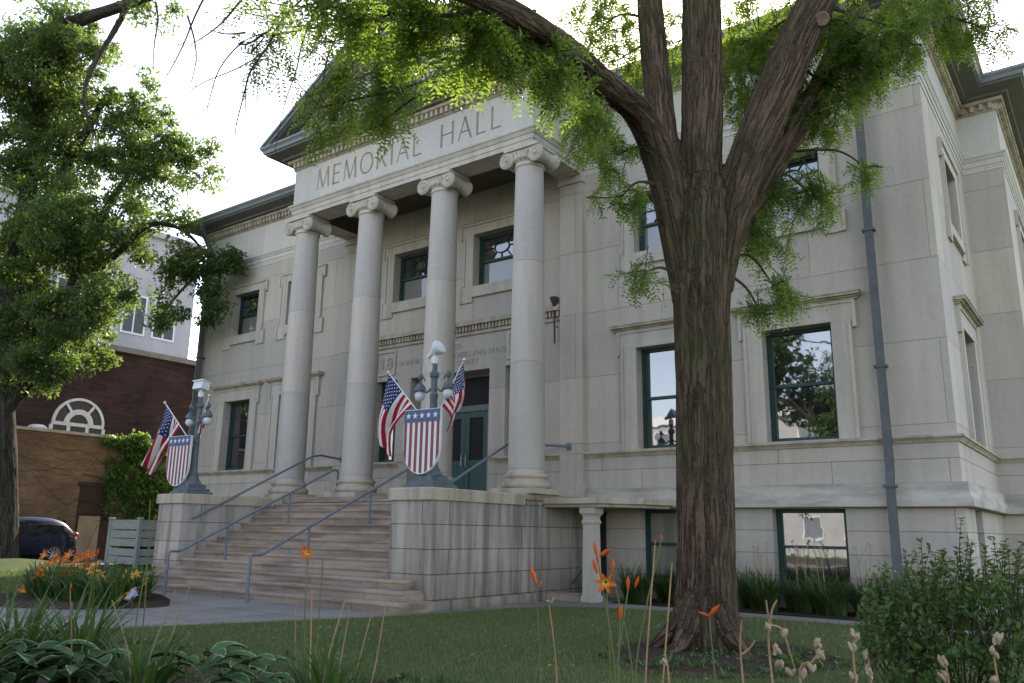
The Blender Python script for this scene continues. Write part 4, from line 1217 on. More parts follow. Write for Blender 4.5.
# ================================================================== FOLIAGE TOOLS
def nrm(a): return a/(np.linalg.norm(a, axis=-1, keepdims=True)+1e-9)
def diamonds(P, D, Nn, ln, wd, fold=0.0):
    S = nrm(np.cross(D, Nn))
    V = np.zeros((len(P), 4, 3))
    ln = np.asarray(ln)[:, None] if hasattr(ln, '__len__') else ln
    wd = np.asarray(wd)[:, None] if hasattr(wd, '__len__') else wd
    V[:, 0] = P; V[:, 1] = P+D*ln*.45+S*wd*.5+Nn*fold*wd; V[:, 2] = P+D*ln; V[:, 3] = P+D*ln*.45-S*wd*.5+Nn*fold*wd
    return V
def rand_dirs(n):
    v = rng.normal(size=(n, 3)); return nrm(v)

def locust_sprays(starts, dirs, lens, leaf_len=.19, pairs=6, twig_mb=None, step=.055):
    LP, LD = [], []
    for s, d, ln in zip(starts, dirs, lens):
        k = max(3, int(ln/step))
        p = np.array(s, float); d = nrm(np.array(d, float)); pts = [p.copy()]
        sd = rng.normal(size=3)*.12
        for i in range(k):
            d = nrm(d+np.array([0, 0, -.055])+sd*.25+rng.normal(size=3)*.05)
            p = p+d*(ln/k); pts.append(p.copy())
            side = nrm(np.cross(d, rng.normal(size=3)))
            for q in range(2 if i % 2 else 1):
                ld = nrm(d*.55+side*(1 if q == 0 else -1)*.9+np.array([0, 0, -.35])+rng.normal(size=3)*.2)
                LP.append(p.copy()); LD.append(ld)
        LP.append(p); LD.append(d)
        if twig_mb is not None: twig_mb.tube(pts[::2]+[pts[-1]], list(np.linspace(.008, .003, len(pts[::2])+1)), 4, False)
    LP = np.array(LP); LD = np.array(LD); n = len(LP)
    up = nrm(np.array([0, 0, 1.0])+rng.normal(size=(n, 3))*.45)
    side = nrm(np.cross(LD, up)); Nn = nrm(np.cross(side, LD))
    LL = leaf_len*rng.uniform(.6, 1.3, n)
    out = []
    for j in range(pairs):
        t = (j+.6)/pairs
        droop = np.array([0, 0, -1.0])*(.35*t*t)
        base = LP+LD*(LL*t)[:, None]+droop*LL[:, None]
        sz = LL*.36*(1-.35*abs(t-.45))
        for sg in (-1, 1):
            d = nrm(LD*.45+side*sg*.9+droop*.5+rng.normal(size=(n, 3))*.16)
            out.append(diamonds(base, d, nrm(Nn+rng.normal(size=(n, 3))*.3), sz, sz*.36))
    return np.concatenate(out)

def simple_leaves(centers, radii, per, ln, wd, flat=.5, droop=.3):
    C_ = np.repeat(np.array(centers), per, 0); Rr = np.repeat(np.array(radii), per)
    n = len(C_)
    off = rand_dirs(n)*(rng.random(n)**.45)[:, None]*Rr[:, None]; off[:, 2] *= .75
    P = C_+off
    D = nrm(rand_dirs(n)+off/(Rr[:, None]+1e-6)*.4+np.array([0, 0, -droop]))
    Nn = nrm(rand_dirs(n)*(1-flat)+np.array([0, 0, 1.0])*flat)
    Nn = nrm(np.cross(np.cross(D, Nn), D))
    s = rng.uniform(.45, 1.45, n)
    return diamonds(P, D, Nn, ln*s, wd*s, .12)

def tree_mesh(name, tubes, voxel, mat, parent, rough=0.0, freq=(16, 1.6), wob=.7):
    mb = MB()
    for pts, rad in tubes:
        P = catmull(pts, 6); r_ = np.interp(np.linspace(0, len(rad)-1, len(P)), range(len(rad)), rad)
        mb.tube(P, list(r_), 16)
    o_ = mb.build(name, mat, None)
    md = o_.modifiers.new('r', 'REMESH'); md.mode = 'VOXEL'; md.voxel_size = voxel
    sm = o_.modifiers.new('s', 'SMOOTH'); sm.iterations = 6; sm.factor = .5
    dg = bpy.context.evaluated_depsgraph_get()
    me = bpy.data.meshes.new_from_object(o_.evaluated_get(dg)); me.name = name
    o_.modifiers.clear(); o_.data = me
    nv = len(me.vertices); co = np.zeros(nv*3, np.float32); me.vertices.foreach_get('co', co); co = co.reshape(-1, 3).astype(float)
    # coordinates that run along each limb, for the bark
    SP, SU, SW, ST, SS, SR = [], [], [], [], [], []
    for ti, (pts, rad) in enumerate(tubes):
        P = catmull(pts, 6); r_ = np.interp(np.linspace(0, len(rad)-1, len(P)), range(len(rad)), rad); u = None; s_ = 0.0
        for i, p in enumerate(P):
            t = P[min(i+1, len(P)-1)]-P[max(i-1, 0)]; t = t/(np.linalg.norm(t)+1e-9)
            if u is None: u = np.array([1.0, 0.13, 0])
            u = nrm(u-t*(u@t))
            if i: s_ += np.linalg.norm(p-P[i-1])
            SP.append(p); SU.append(u); SW.append(np.cross(t, u)); ST.append(t); SS.append(p[2] if abs(t[2]) > .75 else P[0][2]+s_); SR.append(r_[i])
    SP, SU, SW, ST, SS, SR = map(np.array, (SP, SU, SW, ST, SS, SR))
    bk = np.zeros((nv, 3))
    for k0 in range(0, nv, 4000):
        c = co[k0:k0+4000]
        d2 = ((c[:, None]-SP[None])**2).sum(2)/(SR[None]+.03)**2
        j = d2.argmin(1); dv = c-SP[j]
        bk[k0:k0+4000] = np.stack([(dv*SU[j]).sum(1), (dv*SW[j]).sum(1), SS[j]+(dv*ST[j]).sum(1)], 1)
    if rough:
        no = np.zeros(nv*3, np.float32); me.vertices.foreach_get('normal', no); no = no.reshape(-1, 3)
        def vnoise(q):
            i = np.floor(q).astype(np.int64); f = q-i; f = f*f*(3-2*f); r_ = 0
            for dx in (0, 1):
                for dy in (0, 1):
                    for dz in (0, 1):
                        h = (i[:, 0]+dx)*374761393+(i[:, 1]+dy)*668265263+(i[:, 2]+dz)*2147483647
                        h = (h ^ (h >> 13))*1274126177; h = ((h ^ (h >> 16)) & 0xffff)/65535.0
                        r_ = r_+h*(f[:, 0] if dx else 1-f[:, 0])*(f[:, 1] if dy else 1-f[:, 1])*(f[:, 2] if dz else 1-f[:, 2])
            return r_
        q = bk*np.array([freq[0], freq[0], freq[1]])
        wv = vnoise(bk*3.0)*wob
        q[:, 0] += wv; q[:, 1] += wv
        a = np.abs(vnoise(q)-.5)*2; b = np.abs(vnoise(q*2.1+7)-.5)*2; big = vnoise(bk*np.array([5, 5, .8]))-.5
        dsp = rough*(0.45-1.5*(1-a)**3*.9-.5*(1-b)**3+.9*big)
        co = co+no*dsp[:, None]
        me.vertices.foreach_set('co', co.reshape(-1).astype(np.float32)); me.update()
    at_ = me.attributes.new('bark', 'FLOAT_VECTOR', 'POINT'); at_.data.foreach_set('vector', bk.reshape(-1).astype(np.float32))
    me.materials.clear(); me.materials.append(mat)
    me.polygons.foreach_set('use_smooth', np.ones(len(me.polygons), dtype=bool))
    o_.parent = parent
    return o_

# ================================================================== THE HONEY LOCUST
H0 = 10.93
def PR(px, py, r, h=H0):
    p = PH(px, py, h); D = (p-CAM)@FW
    return p, r*D/FPX
def limb(lst, dh=0.0):
    P, r_ = [], []
    for i, t in enumerate(lst):
        h = H0+dh*(i/(len(lst)-1)) if len(t) == 3 else H0+t[3]
        p, q = PR(t[0], t[1], t[2], h); P.append(p); r_.append(q)
    return P, r_
loc = empty('honey_locust_tree', (10.3, -6.75, 0), 'massive furrowed honey locust with forking trunk, feathery leaves spreading before the hall', 'tree')
loc_off = np.array([10.3, -6.75, 0])
tubes = [
    limb([(709, 676, 50), (708, 660, 44), (707, 640, 36), (706, 605, 31.5), (706, 560, 29.5), (705, 480, 28.5), (704, 400, 28.5), (702, 320, 28), (702, 265, 29), (702, 225, 30), (702, 195, 26)]),
    limb([(701, 235, 22), (701, 170, 21), (702, 110, 20.5), (702, 50, 20), (702, -20, 19), (706, -120, 17), (715, -260, 12), (725, -420, 6)], .5),
    limb([(688, 300, 16, 0), (677, 235, 17.5, 0), (665, 180, 17.5, -.1), (653, 142, 16, -.3), (636, 110, 14.5, -.7), (608, 86, 14, -1.4), (572, 54, 13.5, -2.5), (535, 27, 13, -3.5), (495, 4, 12, -4.4), (455, -12, 11, -5.0), (405, -32, 7.5, -5.3), (350, -56, 4.5, -5.5), (300, -72, 1.2, -5.6)]),
    limb([(676, 215, 13), (665, 150, 15), (658, 90, 14), (652, 30, 13.5), (648, -30, 12), (645, -110, 11), (660, -240, 7), (668, -360, 4)], .9),
    limb([(716, 290, 17), (724, 240, 19), (737, 192, 20.5), (755, 143, 21), (776, 92, 21), (799, 38, 20.5), (820, -5, 19), (846, -70, 18), (885, -170, 13), (930, -300, 7)], -.3),
    limb([(722, 270, 10, .25), (742, 222, 11.5, .5), (766, 180, 12, .7), (790, 138, 12, .85), (814, 98, 12, 1.0), (830, 68, 11.5, 1.1), (844, 32, 10.5, 1.2), (868, -20, 8, 1.3), (925, -80, 5.5, 1.4), (985, -130, 4, 1.5)]),
]
for a_, r_, l_ in ((2.6, .20, .95), (-.4, .18, .8), (-1.7, .2, .9), (1.1, .18, .85), (3.9, .17, .8)):      # root flare
    c0_ = np.array([10.27, -6.75, 0]); d_ = np.array([math.cos(a_), math.sin(a_), 0])
    tubes.append(([c0_+d_*.15+[0, 0, .75], c0_+d_*.38+[0, 0, .28], c0_+d_*.62+[0, 0, .06], c0_+d_*l_+[0, 0, -.06]], [r_*.7, r_*.68, r_*.5, r_*.25]))
tubes = [([p-loc_off for p in P], r_) for P, r_ in tubes]
tree_mesh('trunk', tubes, .019, M['bark'], loc, .013, (21, 1.5))
# scar where a limb was sawn off
ps, rs = PR(822, 19, 10, H0-.45)
dv = nrm(CAM-ps)
q_ = Vector(dv).to_track_quat('Z', 'Y').to_matrix().to_4x4()
sc2 = MB(); sc2.lathe([(.09, -.12), (.105, .0), (.10, .025), (.085, .03), (.06, .02), (.001, .018)], (0, 0, 0), 16, M=Matrix.Translation(Vector(ps-loc_off)) @ q_, caps=False)
sc2.build('branch_scar', M['cut_wood'], loc, 40)
# masses: px, py, h offset, rx, ry (px), depth spread (m), twigs
masses = [
    (352, 80, -1.9, 40, 40, .9, 26), (388, 88, -1.9, 34, 28, .8, 26), (318, 108, -2.1, 24, 20, .6, 7), (430, 52, -1.9, 40, 20, .6, 8),
    (556, 62, -1.1, 24, 20, .7, 6), (592, 120, -.8, 26, 26, .5, 10), (590, 36, .8, 36, 24, .8, 16), (618, 60, .9, 26, 44, 1.0, 22), (600, 14, .9, 44, 16, .8, 16), (665, 40, 1.8, 30, 50, .6, 14),
    (266, 36, -2.3, 34, 28, .8, 8), (290, 6, -2.2, 60, 14, .8, 14), (370, 6, -2.4, 60, 16, .9, 8), (382, 122, -2.0, 12, 12, .2, 4),
    (615, 155, .1, 28, 22, .5, 14), (760, 40, .9, 50, 50, 1.0, 60), (752, 105, 1.0, 26, 40, .7, 26), (865, 36, .2, 52, 28, .9, 62), (828, 118, .9, 28, 18, .6, 20), (840, 88, .8, 30, 24, .6, 20), (800, 100, 1.1, 20, 30, .5, 12),
    (884, 66, -.2, 12, 26, .4, 9), (905, 32, -.4, 34, 24, .6, 18), (950, 18, -.6, 44, 20, .6, 18), (985, 28, -.8, 28, 22, .5, 10),
    (785, 185, .9, 36, 28, .5, 22), (755, 220, .7, 18, 28, .4, 14), (815, 200, .8, 26, 20, .4, 14), (770, 246, .5, 32, 8, .4, 7), (775, 288, .4, 32, 8, .3, 10), (760, 312, .4, 18, 8, .3, 6), (622, 196, -.4, 28, 10, .3, 9), (645, 272, -.5, 22, 8, .3, 6), (866, 168, .2, 5, 20, .15, 5),
    (700, 30, 1.4, 70, 50, .8, 36), (660, 130, 1.2, 20, 60, .5, 10),
    # sunlit sprays reaching towards the viewer
    (395, 14, -4.2, 46, 20, .6, 26), (455, 30, -3.9, 44, 22, .6, 30), (505, 40, -3.5, 34, 20, .5, 22), (552, 74, -2.9, 22, 24, .4, 18), (320, 10, -4.4, 40, 16, .6, 14), (592, 112, -2.2, 18, 26, .4, 12), (525, 58, -3.2, 18, 14, .4, 10),
    (780, 60, 1.0, 30, 50, .6, 30), (800, 20, .9, 50, 30, .7, 34), (845, 62, .6, 34, 34, .5, 26),
    # above the picture
    (420, -60, -4.6, 110, 30, 1.0, 26), (560, -110, -.6, 90, 40, 1.6, 24), (700, -120, .2, 120, 80, 1.8, 60), (840, -100, .2, 110, 60, 1.6, 50), (950, -70, .0, 80, 50, 1.2, 30), (680, -260, .4, 170, 90, 2.0, 70), (880, -230, .2, 130, 80, 1.6, 50),
]
limbP = np.concatenate([np.array(catmull(P, 6)) for P, _ in tubes[1:6]])+loc_off
tw = MB(); S_, D_, L_ = [], [], []
for (px, py, dh, rx, ry, rd, n) in masses:
    cpt, _ = PR(px, py, 1, H0+dh); sc_px = ((cpt-CAM)@FW)/FPX
    # a branch from the nearest limb to the mass
    k = np.argmin(np.linalg.norm(limbP-cpt, axis=1)); b0 = limbP[k]
    mid = (b0+cpt)/2+np.array([0, 0, .15])+rng.normal(size=3)*.08
    if np.linalg.norm(b0-cpt) < 4.5:
        tw.tube([p-loc_off for p in catmull([b0, mid, cpt], 5)], list(np.linspace(.03, .010, 11)), 5, False)
    for i in range(n):
        v = rand_dirs(1)[0]*rng.random()**.4
        s = cpt+(RT*v[0]*rx+UP*v[1]*ry)*sc_px+np.array([HF[0], HF[1], 0])*v[2]*rd
        out = nrm((s-cpt)+rng.normal(size=3)*.15)
        d = nrm(out*.6+np.array([0, 0, -.35])+rng.normal(size=3)*.45)
        ln = rng.uniform(.3, .65)
        S_.append(s-d*ln*.6); D_.append(d); L_.append(ln)
        if i % 4 == 0: tw.tube([p-loc_off for p in catmull([cpt+(s-d*ln*.6-cpt)*.1, (cpt+s)/2+rng.normal(size=3)*.05, s-d*ln*.6], 3)], list(np.linspace(.010, .006, 7)), 4, False)
tw2 = MB()
V_ = locust_sprays(np.array(S_)-loc_off, D_, L_, twig_mb=tw)
quads_obj('crown', V_, M['leaf_locust'], loc)
# bare hanging twigs at the left end of the crown
bare = [[(300, 0), (282, 22), (262, 50), (240, 66), (205, 82), (185, 96)], [(262, 50), (252, 75), (240, 100), (234, 130), (232, 152)], [(270, 30), (250, 44), (236, 45), (222, 70), (212, 100), (206, 118)],
        [(200, 0), (190, 20), (184, 42), (172, 66), (168, 80)], [(184, 18), (196, 42), (194, 60), (190, 84)], [(240, 0), (222, 24), (200, 38), (190, 46)], [(320, 5), (300, 40), (292, 70), (285, 110), (276, 150)],
        [(256, 62), (246, 86), (246, 118)], [(345, 20), (330, 60), (318, 100), (300, 128)], [(155, 0), (160, 22), (158, 48), (154, 72)], [(430, 0), (428, 18), (420, 40), (424, 62), (410, 90)], [(248, 30), (226, 34), (204, 30)]]
for b in bare:
    P = [PH(px+rng.normal()*2, py+rng.normal()*2, H0-2.3)-loc_off for px, py in b]
    C2 = catmull(P, 4)
    tw.tube(C2, list(np.linspace(.014, .004, len(C2))), 5, False)
    for k in range(2, len(C2), 3):
        dd = nrm(rng.normal(size=3)+np.array([0, 0, -.8]))*rng.uniform(.08, .3)
        tw.tube([C2[k], C2[k]+dd*.5+rng.normal(size=3)*.02, C2[k]+dd], [.005, .004, .0025], 4, False)
tw.build('branches', M['twig'], loc)

# ================================================================== THE BIG TREE AT THE LEFT
def broad_tree(name, base, label, limbs_abs, mass_abs, leaf, per=55, ln=.15, wd=.07, group=None, voxel=.05, rough=.02):
    t = empty(name, tuple(base), label, 'tree', group)
    b = np.array(base)
    tree_mesh('trunk', [([np.array(p)-b for p in P], r_) for P, r_ in limbs_abs], voxel, M['bark_grey'], t, rough, (9, 1.2))
    LP_ = np.concatenate([np.array(catmull(P, 6)) for P, _ in limbs_abs]); tw_ = MB()
    cs, rs_ = [], []
    for (c, rad, n) in mass_abs:
        c = np.array(c, float); rad = np.array(rad, float)
        k = np.argmin(np.linalg.norm(LP_-c, axis=1))
        tw_.tube([p-b for p in catmull([LP_[k], (LP_[k]+c)/2+rng.normal(size=3)*.2, c], 4)], list(np.linspace(.07, .025, 9)), 5, False)
        for i in range(n):
            v = rand_dirs(1)[0]*rng.random()**.35
            q = c+v*rad
            cs.append(q-b); rs_.append(rng.uniform(.28, .6))
            if i % 3 == 0: tw_.tube([c-b, (c+q)/2-b+rng.normal(size=3)*.12, q-b], [.022, .014, .006], 4, False)
    quads_obj('crown', simple_leaves(cs, rs_, per, ln, wd), leaf, t)
    tw_.build('branches', M['twig'], t)
    return t
HT = 27.6
def PT(px, py, dh=0): return PH(px, py, HT+dh)
def rT(r_, px, py): return r_*((PT(px, py)-CAM)@FW)/FPX
def limbT(lst): return [PT(t[0], t[1], t[3] if len(t) > 3 else 0) for t in lst], [rT(t[2], t[0], t[1]) for t in lst]
limbs = [limbT([(6, 574, 20), (5, 556, 13), (6, 500, 11), (5, 440, 10.5), (4, 390, 10), (6, 330, 9), (18, 260, 10), (30, 180, 8), (45, 90, 6), (60, 20, 4)]),
         limbT([(5, 410, 9), (30, 380, 6.5), (55, 345, 5.5), (70, 290, 4.5), (95, 230, 5), (125, 180, 3), (160, 140, 2)]),
         limbT([(4, 400, 9), (-40, 330, 8), (-70, 240, 7), (-60, 140, 7), (-30, 75, 7), (10, 46, 6.5, -1.5), (60, 27, 6, -2.2), (110, 10, 5, -2.8), (150, -4, 4.5, -3.2), (190, -25, 3.5, -3.5)]),
         limbT([(128, 5, 3, -3), (112, 35, 2.6, -3.1), (92, 68, 2.4, -3.2), (84, 100, 2, -3.2), (92, 135, 1.4, -3.2)]),
         limbT([(60, 300, 5), (110, 260, 4), (150, 225, 3), (185, 232, 2.2), (212, 262, 1.5)]),
         limbT([(25, 240, 6), (70, 160, 4.5), (110, 90, 3)])]
mT = []
def mt(px, py, rx, ry, rd, n, dh=0):
    p = PT(px, py, dh); s = ((p-CAM)@FW)/FPX
    mT.append((p, (rx*s, rd, ry*s), n))
for a in [(20, 60, 60, 50, 1.6, 60, -1), (80, 45, 50, 40, 1.4, 44, -2), (30, 140, 60, 50, 1.8, 84), (55, 100, 50, 40, 1.6, 44), (25, 300, 50, 40, 1.6, 40), (95, 130, 50, 45, 1.6, 50), (140, 110, 40, 34, 1.4, 24), (155, 165, 48, 38, 1.4, 38), (60, 200, 60, 42, 1.8, 50), (195, 165, 26, 34, 1, 14),
          (20, 260, 52, 42, 1.6, 46), (80, 265, 42, 36, 1.4, 34), (125, 235, 40, 28, 1.2, 22), (165, 215, 34, 22, 1.0, 12), (35, 330, 46, 34, 1.5, 36), (45, 365, 36, 18, 1.0, 26, -1.6), (62, 320, 40, 30, 1.0, 30, -1.8), (105, 292, 34, 26, 1.0, 22, -1), (60, 230, 44, 36, 1.2, 34, -1.5), (130, 185, 36, 30, 1.0, 22), (40, 60, 50, 40, 1.2, 36, -2), (85, 325, 34, 24, 1.2, 20), (90, 362, 20, 12, .8, 7), (30, 372, 32, 20, 1, 14), (185, 262, 24, 22, .7, 10), (218, 268, 26, 24, .6, 13), (212, 308, 18, 24, .5, 9), (238, 262, 20, 14, .4, 5), (160, 318, 26, 20, .7, 7), (172, 280, 18, 22, .6, 6),
          (-70, 120, 60, 80, 2.2, 40), (-60, 260, 60, 70, 2, 34), (-20, -50, 90, 40, 2.2, 40), (80, -40, 80, 34, 2, 34), (150, 10, 28, 16, .8, 5, -3)]:
    mt(*a)
broad_tree('broadleaf_tree', PT(8, 558), 'big dense broadleaf tree at the far left beside the parked car', limbs, mT, M['leaf_ash'], per=165, ln=.15, wd=.07)

# street trees and a pale block across the street: reflected in the window panes; the second tree is added to dim the front
def street_tree(x, y, h, label, seed):
    b = (x, y, -.03)
    lim = [([(x, y, -.1), (x+.1, y, 2.2), (x, y+.1, 4.5), (x+.2, y, h*.75)], [.28, .22, .18, .06]), ([(x, y, 2.8), (x+1.2, y+.3, 4.6), (x+2.3, y+.5, 6.5)], [.14, .10, .04]), ([(x, y, 3.0), (x-1.1, y-.3, 4.8), (x-2.2, y-.4, 6.8)], [.14, .10, .04])]
    ms = []
    for i in range(24):
        a = i*2.4+seed; rr = 2.2*math.sqrt((i+.5)/24)
        ms.append(((x-2.0+1.6*rr*math.cos(a), y+1.4*rr*math.sin(a), h*.27+h*.66*((i*.618+seed) % 1)*(1-.25*rr/2.2)), (1.4, 1.4, 1.1), 22))
    broad_tree('street_tree', b, label, lim, ms, M['leaf_ash'], per=34, ln=.26, wd=.14, group='street trees across the road', voxel=.08, rough=0)
street_tree(5.3, -22.5, 13.0, 'green street tree mirrored in the large window right of the trunk', .3)
street_tree(12.5, -27.0, 11.0, 'unseen green tree added behind the front bed to dim sky light on the hall', 1.7)  # out of view, added to block sky light from the front

# ================================================================== NEIGHBOURS
def flat_building(name, label, cat='building'):
    return empty(name, (0, 0, 0), label, cat)
XW = -18.0
yb = flat_building('brick_outbuilding', 'low tan brick building with boarded doorway and creeper behind the parked car')
mb = MB()
mb.box(XW-9, XW, -16, 5.2, -0.1, 4.84)
mb.build('wall', M['brick_yellow'], yb)
mb = MB(); mb.box(XW-.25, XW+.06, -16.05, 5.3, 4.842, 4.95); mb.build('coping', M['trim'], yb)
mb = MB(); mb.box(XW-2.9, XW-2.2, -2.0, -1.4, 4.9, 5.35, ch=.1); mb.build('roof_vent', M['white_paint'], yb)
y0, y1 = PA(79, 520, 0, XW)[1], PA(105, 520, 0, XW)[1]
dm = MB(); dm.box(XW+.002, XW+.05, y0-.12, y1+.12, 0.0, 2.9); dm.box(XW+.003, XW+.10, y0-.2, y1+.25, 2.9, 3.05)
dd = dm.build('boarded_doorway', M['rust_wood'], yb)
mb = MB(); mb.box(XW+.052, XW+.075, y0-.05, y0+.78, .05, 1.75); mb.build('plywood_panel', M['plywood'], dd)
mb = MB()
for z in (1.85, 2.3): mb.box(XW+.052, XW+.085, y0-.1, y1+.1, z, z+.06)
mb.build('board_batten', M['rust_wood'], dd)
mb = MB(); mb.tube([(XW+.06, y0-.15, 3.32), (XW+.14, y0-.1, 3.36), (XW+.14, y1+.35, 3.25), (XW+.06, y1+.4, 3.25)], .025, 6); mb.build('conduit', M['lamp_iron'], yb, 40)

rb_ = flat_building('red_brick_hall', 'tall dark red brick building with white half round window above the tan wall')
XR = -21.5
mb = MB(); mb.box(XR-14, XR, -14, 16, -.1, 9.15); mb.build('wall', M['brick_red'], rb_)
mb = MB(); mb.box(XR-14.2, XR+.18, -14.2, 16.2, 9.152, 9.34); mb.box(XR-13.6, XR-.3, -13.6, 15.6, 9.342, 9.5); mb.build('roof', M['concrete'], rb_)
pc = PA(78, 424, 0, XR+.05); pl_ = PA(51.5, 422, 0, XR+.05); pr_ = PA(104, 424, 0, XR+.05)
wy = (pl_[1]+pr_[1])/2; wr = (pr_[1]-pl_[1])/2; wz = pc[2]
mb = MB()
def arc(r0, r1, x0, x1, mb=mb, n=20):
    for i in range(n):
        a, b = math.pi*i/n, math.pi*(i+1)/n
        q = [(x1, wy+r*math.cos(t), wz+r*math.sin(t)) for r, t in ((r0, a), (r1, a), (r1, b), (r0, b))]
        mb.quad(*q); mb.quad(*[(x1 if k < 2 else x0, p[1], p[2]) for k, p in enumerate((q[1], q[2], q[2], q[1]))])
        mb.quad(*[(x1 if k < 2 else x0, p[1], p[2]) for k, p in enumerate((q[3], q[0], q[0], q[3]))])
arc(wr*.90, wr, XR, XR+.10); arc(wr*.36, wr*.56, XR, XR+.09)
for a in (math.pi*.30, math.pi*.70):
    c_, s_ = math.cos(a), math.sin(a); t_ = .06
    mb.quad(*[(XR+.085, wy+r*c_+k*t_*s_, wz+r*s_-k*t_*c_) for r, k in ((wr*.5, 1), (wr*.93, 1), (wr*.93, -1), (wr*.5, -1))][::-1])
for z0_, z1_ in ((wz-.12, wz+.03), (wz-1.0, wz-.9)): mb.box(XR, XR+.08, wy-wr, wy+wr, z0_, z1_)
for yy in (-1, -.36, .36, 1): mb.box(XR, XR+.075, wy+yy*wr-.07, wy+yy*wr+.07, wz-.9, wz-.12)
fw_ = mb.build('fan_window', M['white_paint'], rb_)
mb = MB()
n = mb.addv([(XR+.02, wy+wr*.93*math.cos(math.pi*i/24), wz+wr*.93*math.sin(math.pi*i/24)) for i in range(25)]); mb.face(range(n, n+25))
mb.quad((XR+.02, wy-wr, wz-.9), (XR+.02, wy+wr, wz-.9), (XR+.02, wy+wr, wz), (XR+.02, wy-wr, wz))
mb.build('pane', M['car_glass'], fw_)

XP = -27.0
ph = flat_building('pale_office_building', 'pale tall building with rows of blue windows glimpsed behind the left tree')
ya, yb2 = PA(100, 300, 0, XP)[1], PA(194, 300, 0, XP)[1]
zt = PA(194, 250, 0, XP)[2]
mb = MB(); mb.box(XP-16, XP, ya-14, yb2, -.1, zt); mb.build('wall', M['pale_stucco'], ph)
mb = MB(); mb.box(XP-16.2, XP+.25, ya-14.2, yb2+.25, zt+.002, zt+.35); mb.build('parapet', M['pale_stucco'], ph)
for row, zr in enumerate((PA(150, 318, 0, XP)[2],)):
    for k in range(9):
        y_w = yb2-1.0-k*1.75
        mb = MB()
        mb.box(XP+.001, XP+.06, y_w-1.35, y_w, zr-1.1, zr+1.1)
        f_ = mb.build('window', M['white_paint'], ph)
        mb = MB(); mb.quad((XP+.065, y_w-1.25, zr-1.0), (XP+.065, y_w-.72, zr-1.0), (XP+.065, y_w-.72, zr+1.0), (XP+.065, y_w-1.25, zr+1.0)); mb.quad((XP+.065, y_w-.64, zr-1.0), (XP+.065, y_w-.1, zr-1.0), (XP+.065, y_w-.1, zr+1.0), (XP+.065, y_w-.64, zr+1.0))
        mb.build('pane', M['car_glass'], f_)
M['blind_grey'] = plain_mat('grey_blue_pane', (0.20, 0.23, 0.26), rough=0.2, bstr=0)
# block across the street (mirrored in the panes)
ac = flat_building('street_block', 'pale block with small windows across the street, mirrored in the ground floor panes')
mb = MB(); mb.box(-34, 16, -60, -46, -.1, 10.5); mb.build('wall', M['pale_stucco'], ac)
mb = MB(); mb.box(-34.3, 16.3, -60.3, -45.7, 10.502, 11.0); mb.build('cornice', M['white_paint'], ac)
for zr in (1.2, 5.0, 8.2):
    for k in range(16):
        x_w = -32+k*3.0
        mb = MB(); mb.box(x_w, x_w+1.5, -45.999, -45.93, zr, zr+1.7); f_ = mb.build('window', M['white_paint'], ac)
        mb = MB(); mb.quad((x_w+1.4, -45.925, zr+.1), (x_w+.1, -45.925, zr+.1), (x_w+.1, -45.925, zr+1.6), (x_w+1.4, -45.925, zr+1.6)); mb.build('pane', M['car_glass'] if False else M['blind_grey'], f_)

# creeper on the tan wall
t = empty('creeper', (XW+.05, 2.2, 0), 'green creeper climbing the tan brick wall beside the boarded doorway', 'climbing plant')
cs, rs_ = [], []
for px, py, rx, ry, n in ((145, 452, 30, 14, 34), (142, 490, 32, 34, 70), (118, 470, 14, 22, 16), (165, 500, 24, 30, 40), (125, 440, 20, 6, 12), (160, 440, 22, 8, 16), (112, 500, 8, 16, 5)):
    for i in range(n):
        v = rand_dirs(1)[0]*rng.random()**.4
        q = PA(px+v[0]*rx, py+v[1]*ry, 0, XW+.22+.2*abs(v[2]))
        cs.append(q-np.array([XW+.05, 2.2, 0])); rs_.append(rng.uniform(.18, .32))
quads_obj('foliage', simple_leaves(cs, rs_, 34, .15, .11, flat=.2, droop=.6), M['leaf_vine'], t)
mb = MB()
for k in range(9):
    yv = .8+k*.45
    mb.tube(catmull([(0, yv-2.2, 0), (.02, yv-2.1+rng.normal()*.2, 1.5), (.02, yv-2.3+rng.normal()*.3, 3.0), (.03, yv-2.2+rng.normal()*.3, 4.6)], 4), .02, 5, False)
for k in range(22):
    yv = rng.uniform(-4.5, 2.0); zv = rng.uniform(.6, 4.6); P = [np.array([.03, yv-2.2, zv])]
    dv = np.array([0, rng.choice([-1, 1])*rng.uniform(.5, 1), rng.normal()*.5])
    for q in range(7):
        dv = dv+np.array([0, rng.normal()*.15, rng.normal()*.15]); P.append(P[-1]+nrm(dv)*.28+np.array([rng.normal()*.006, 0, 0]))
        P[-1][2] = min(4.75, max(.1, P[-1][2])); P[-1][0] = .03+abs(rng.normal()*.006)
    mb.tube(catmull(P, 3), .007, 4, False)
mb.build('stems', M['twig'], t)

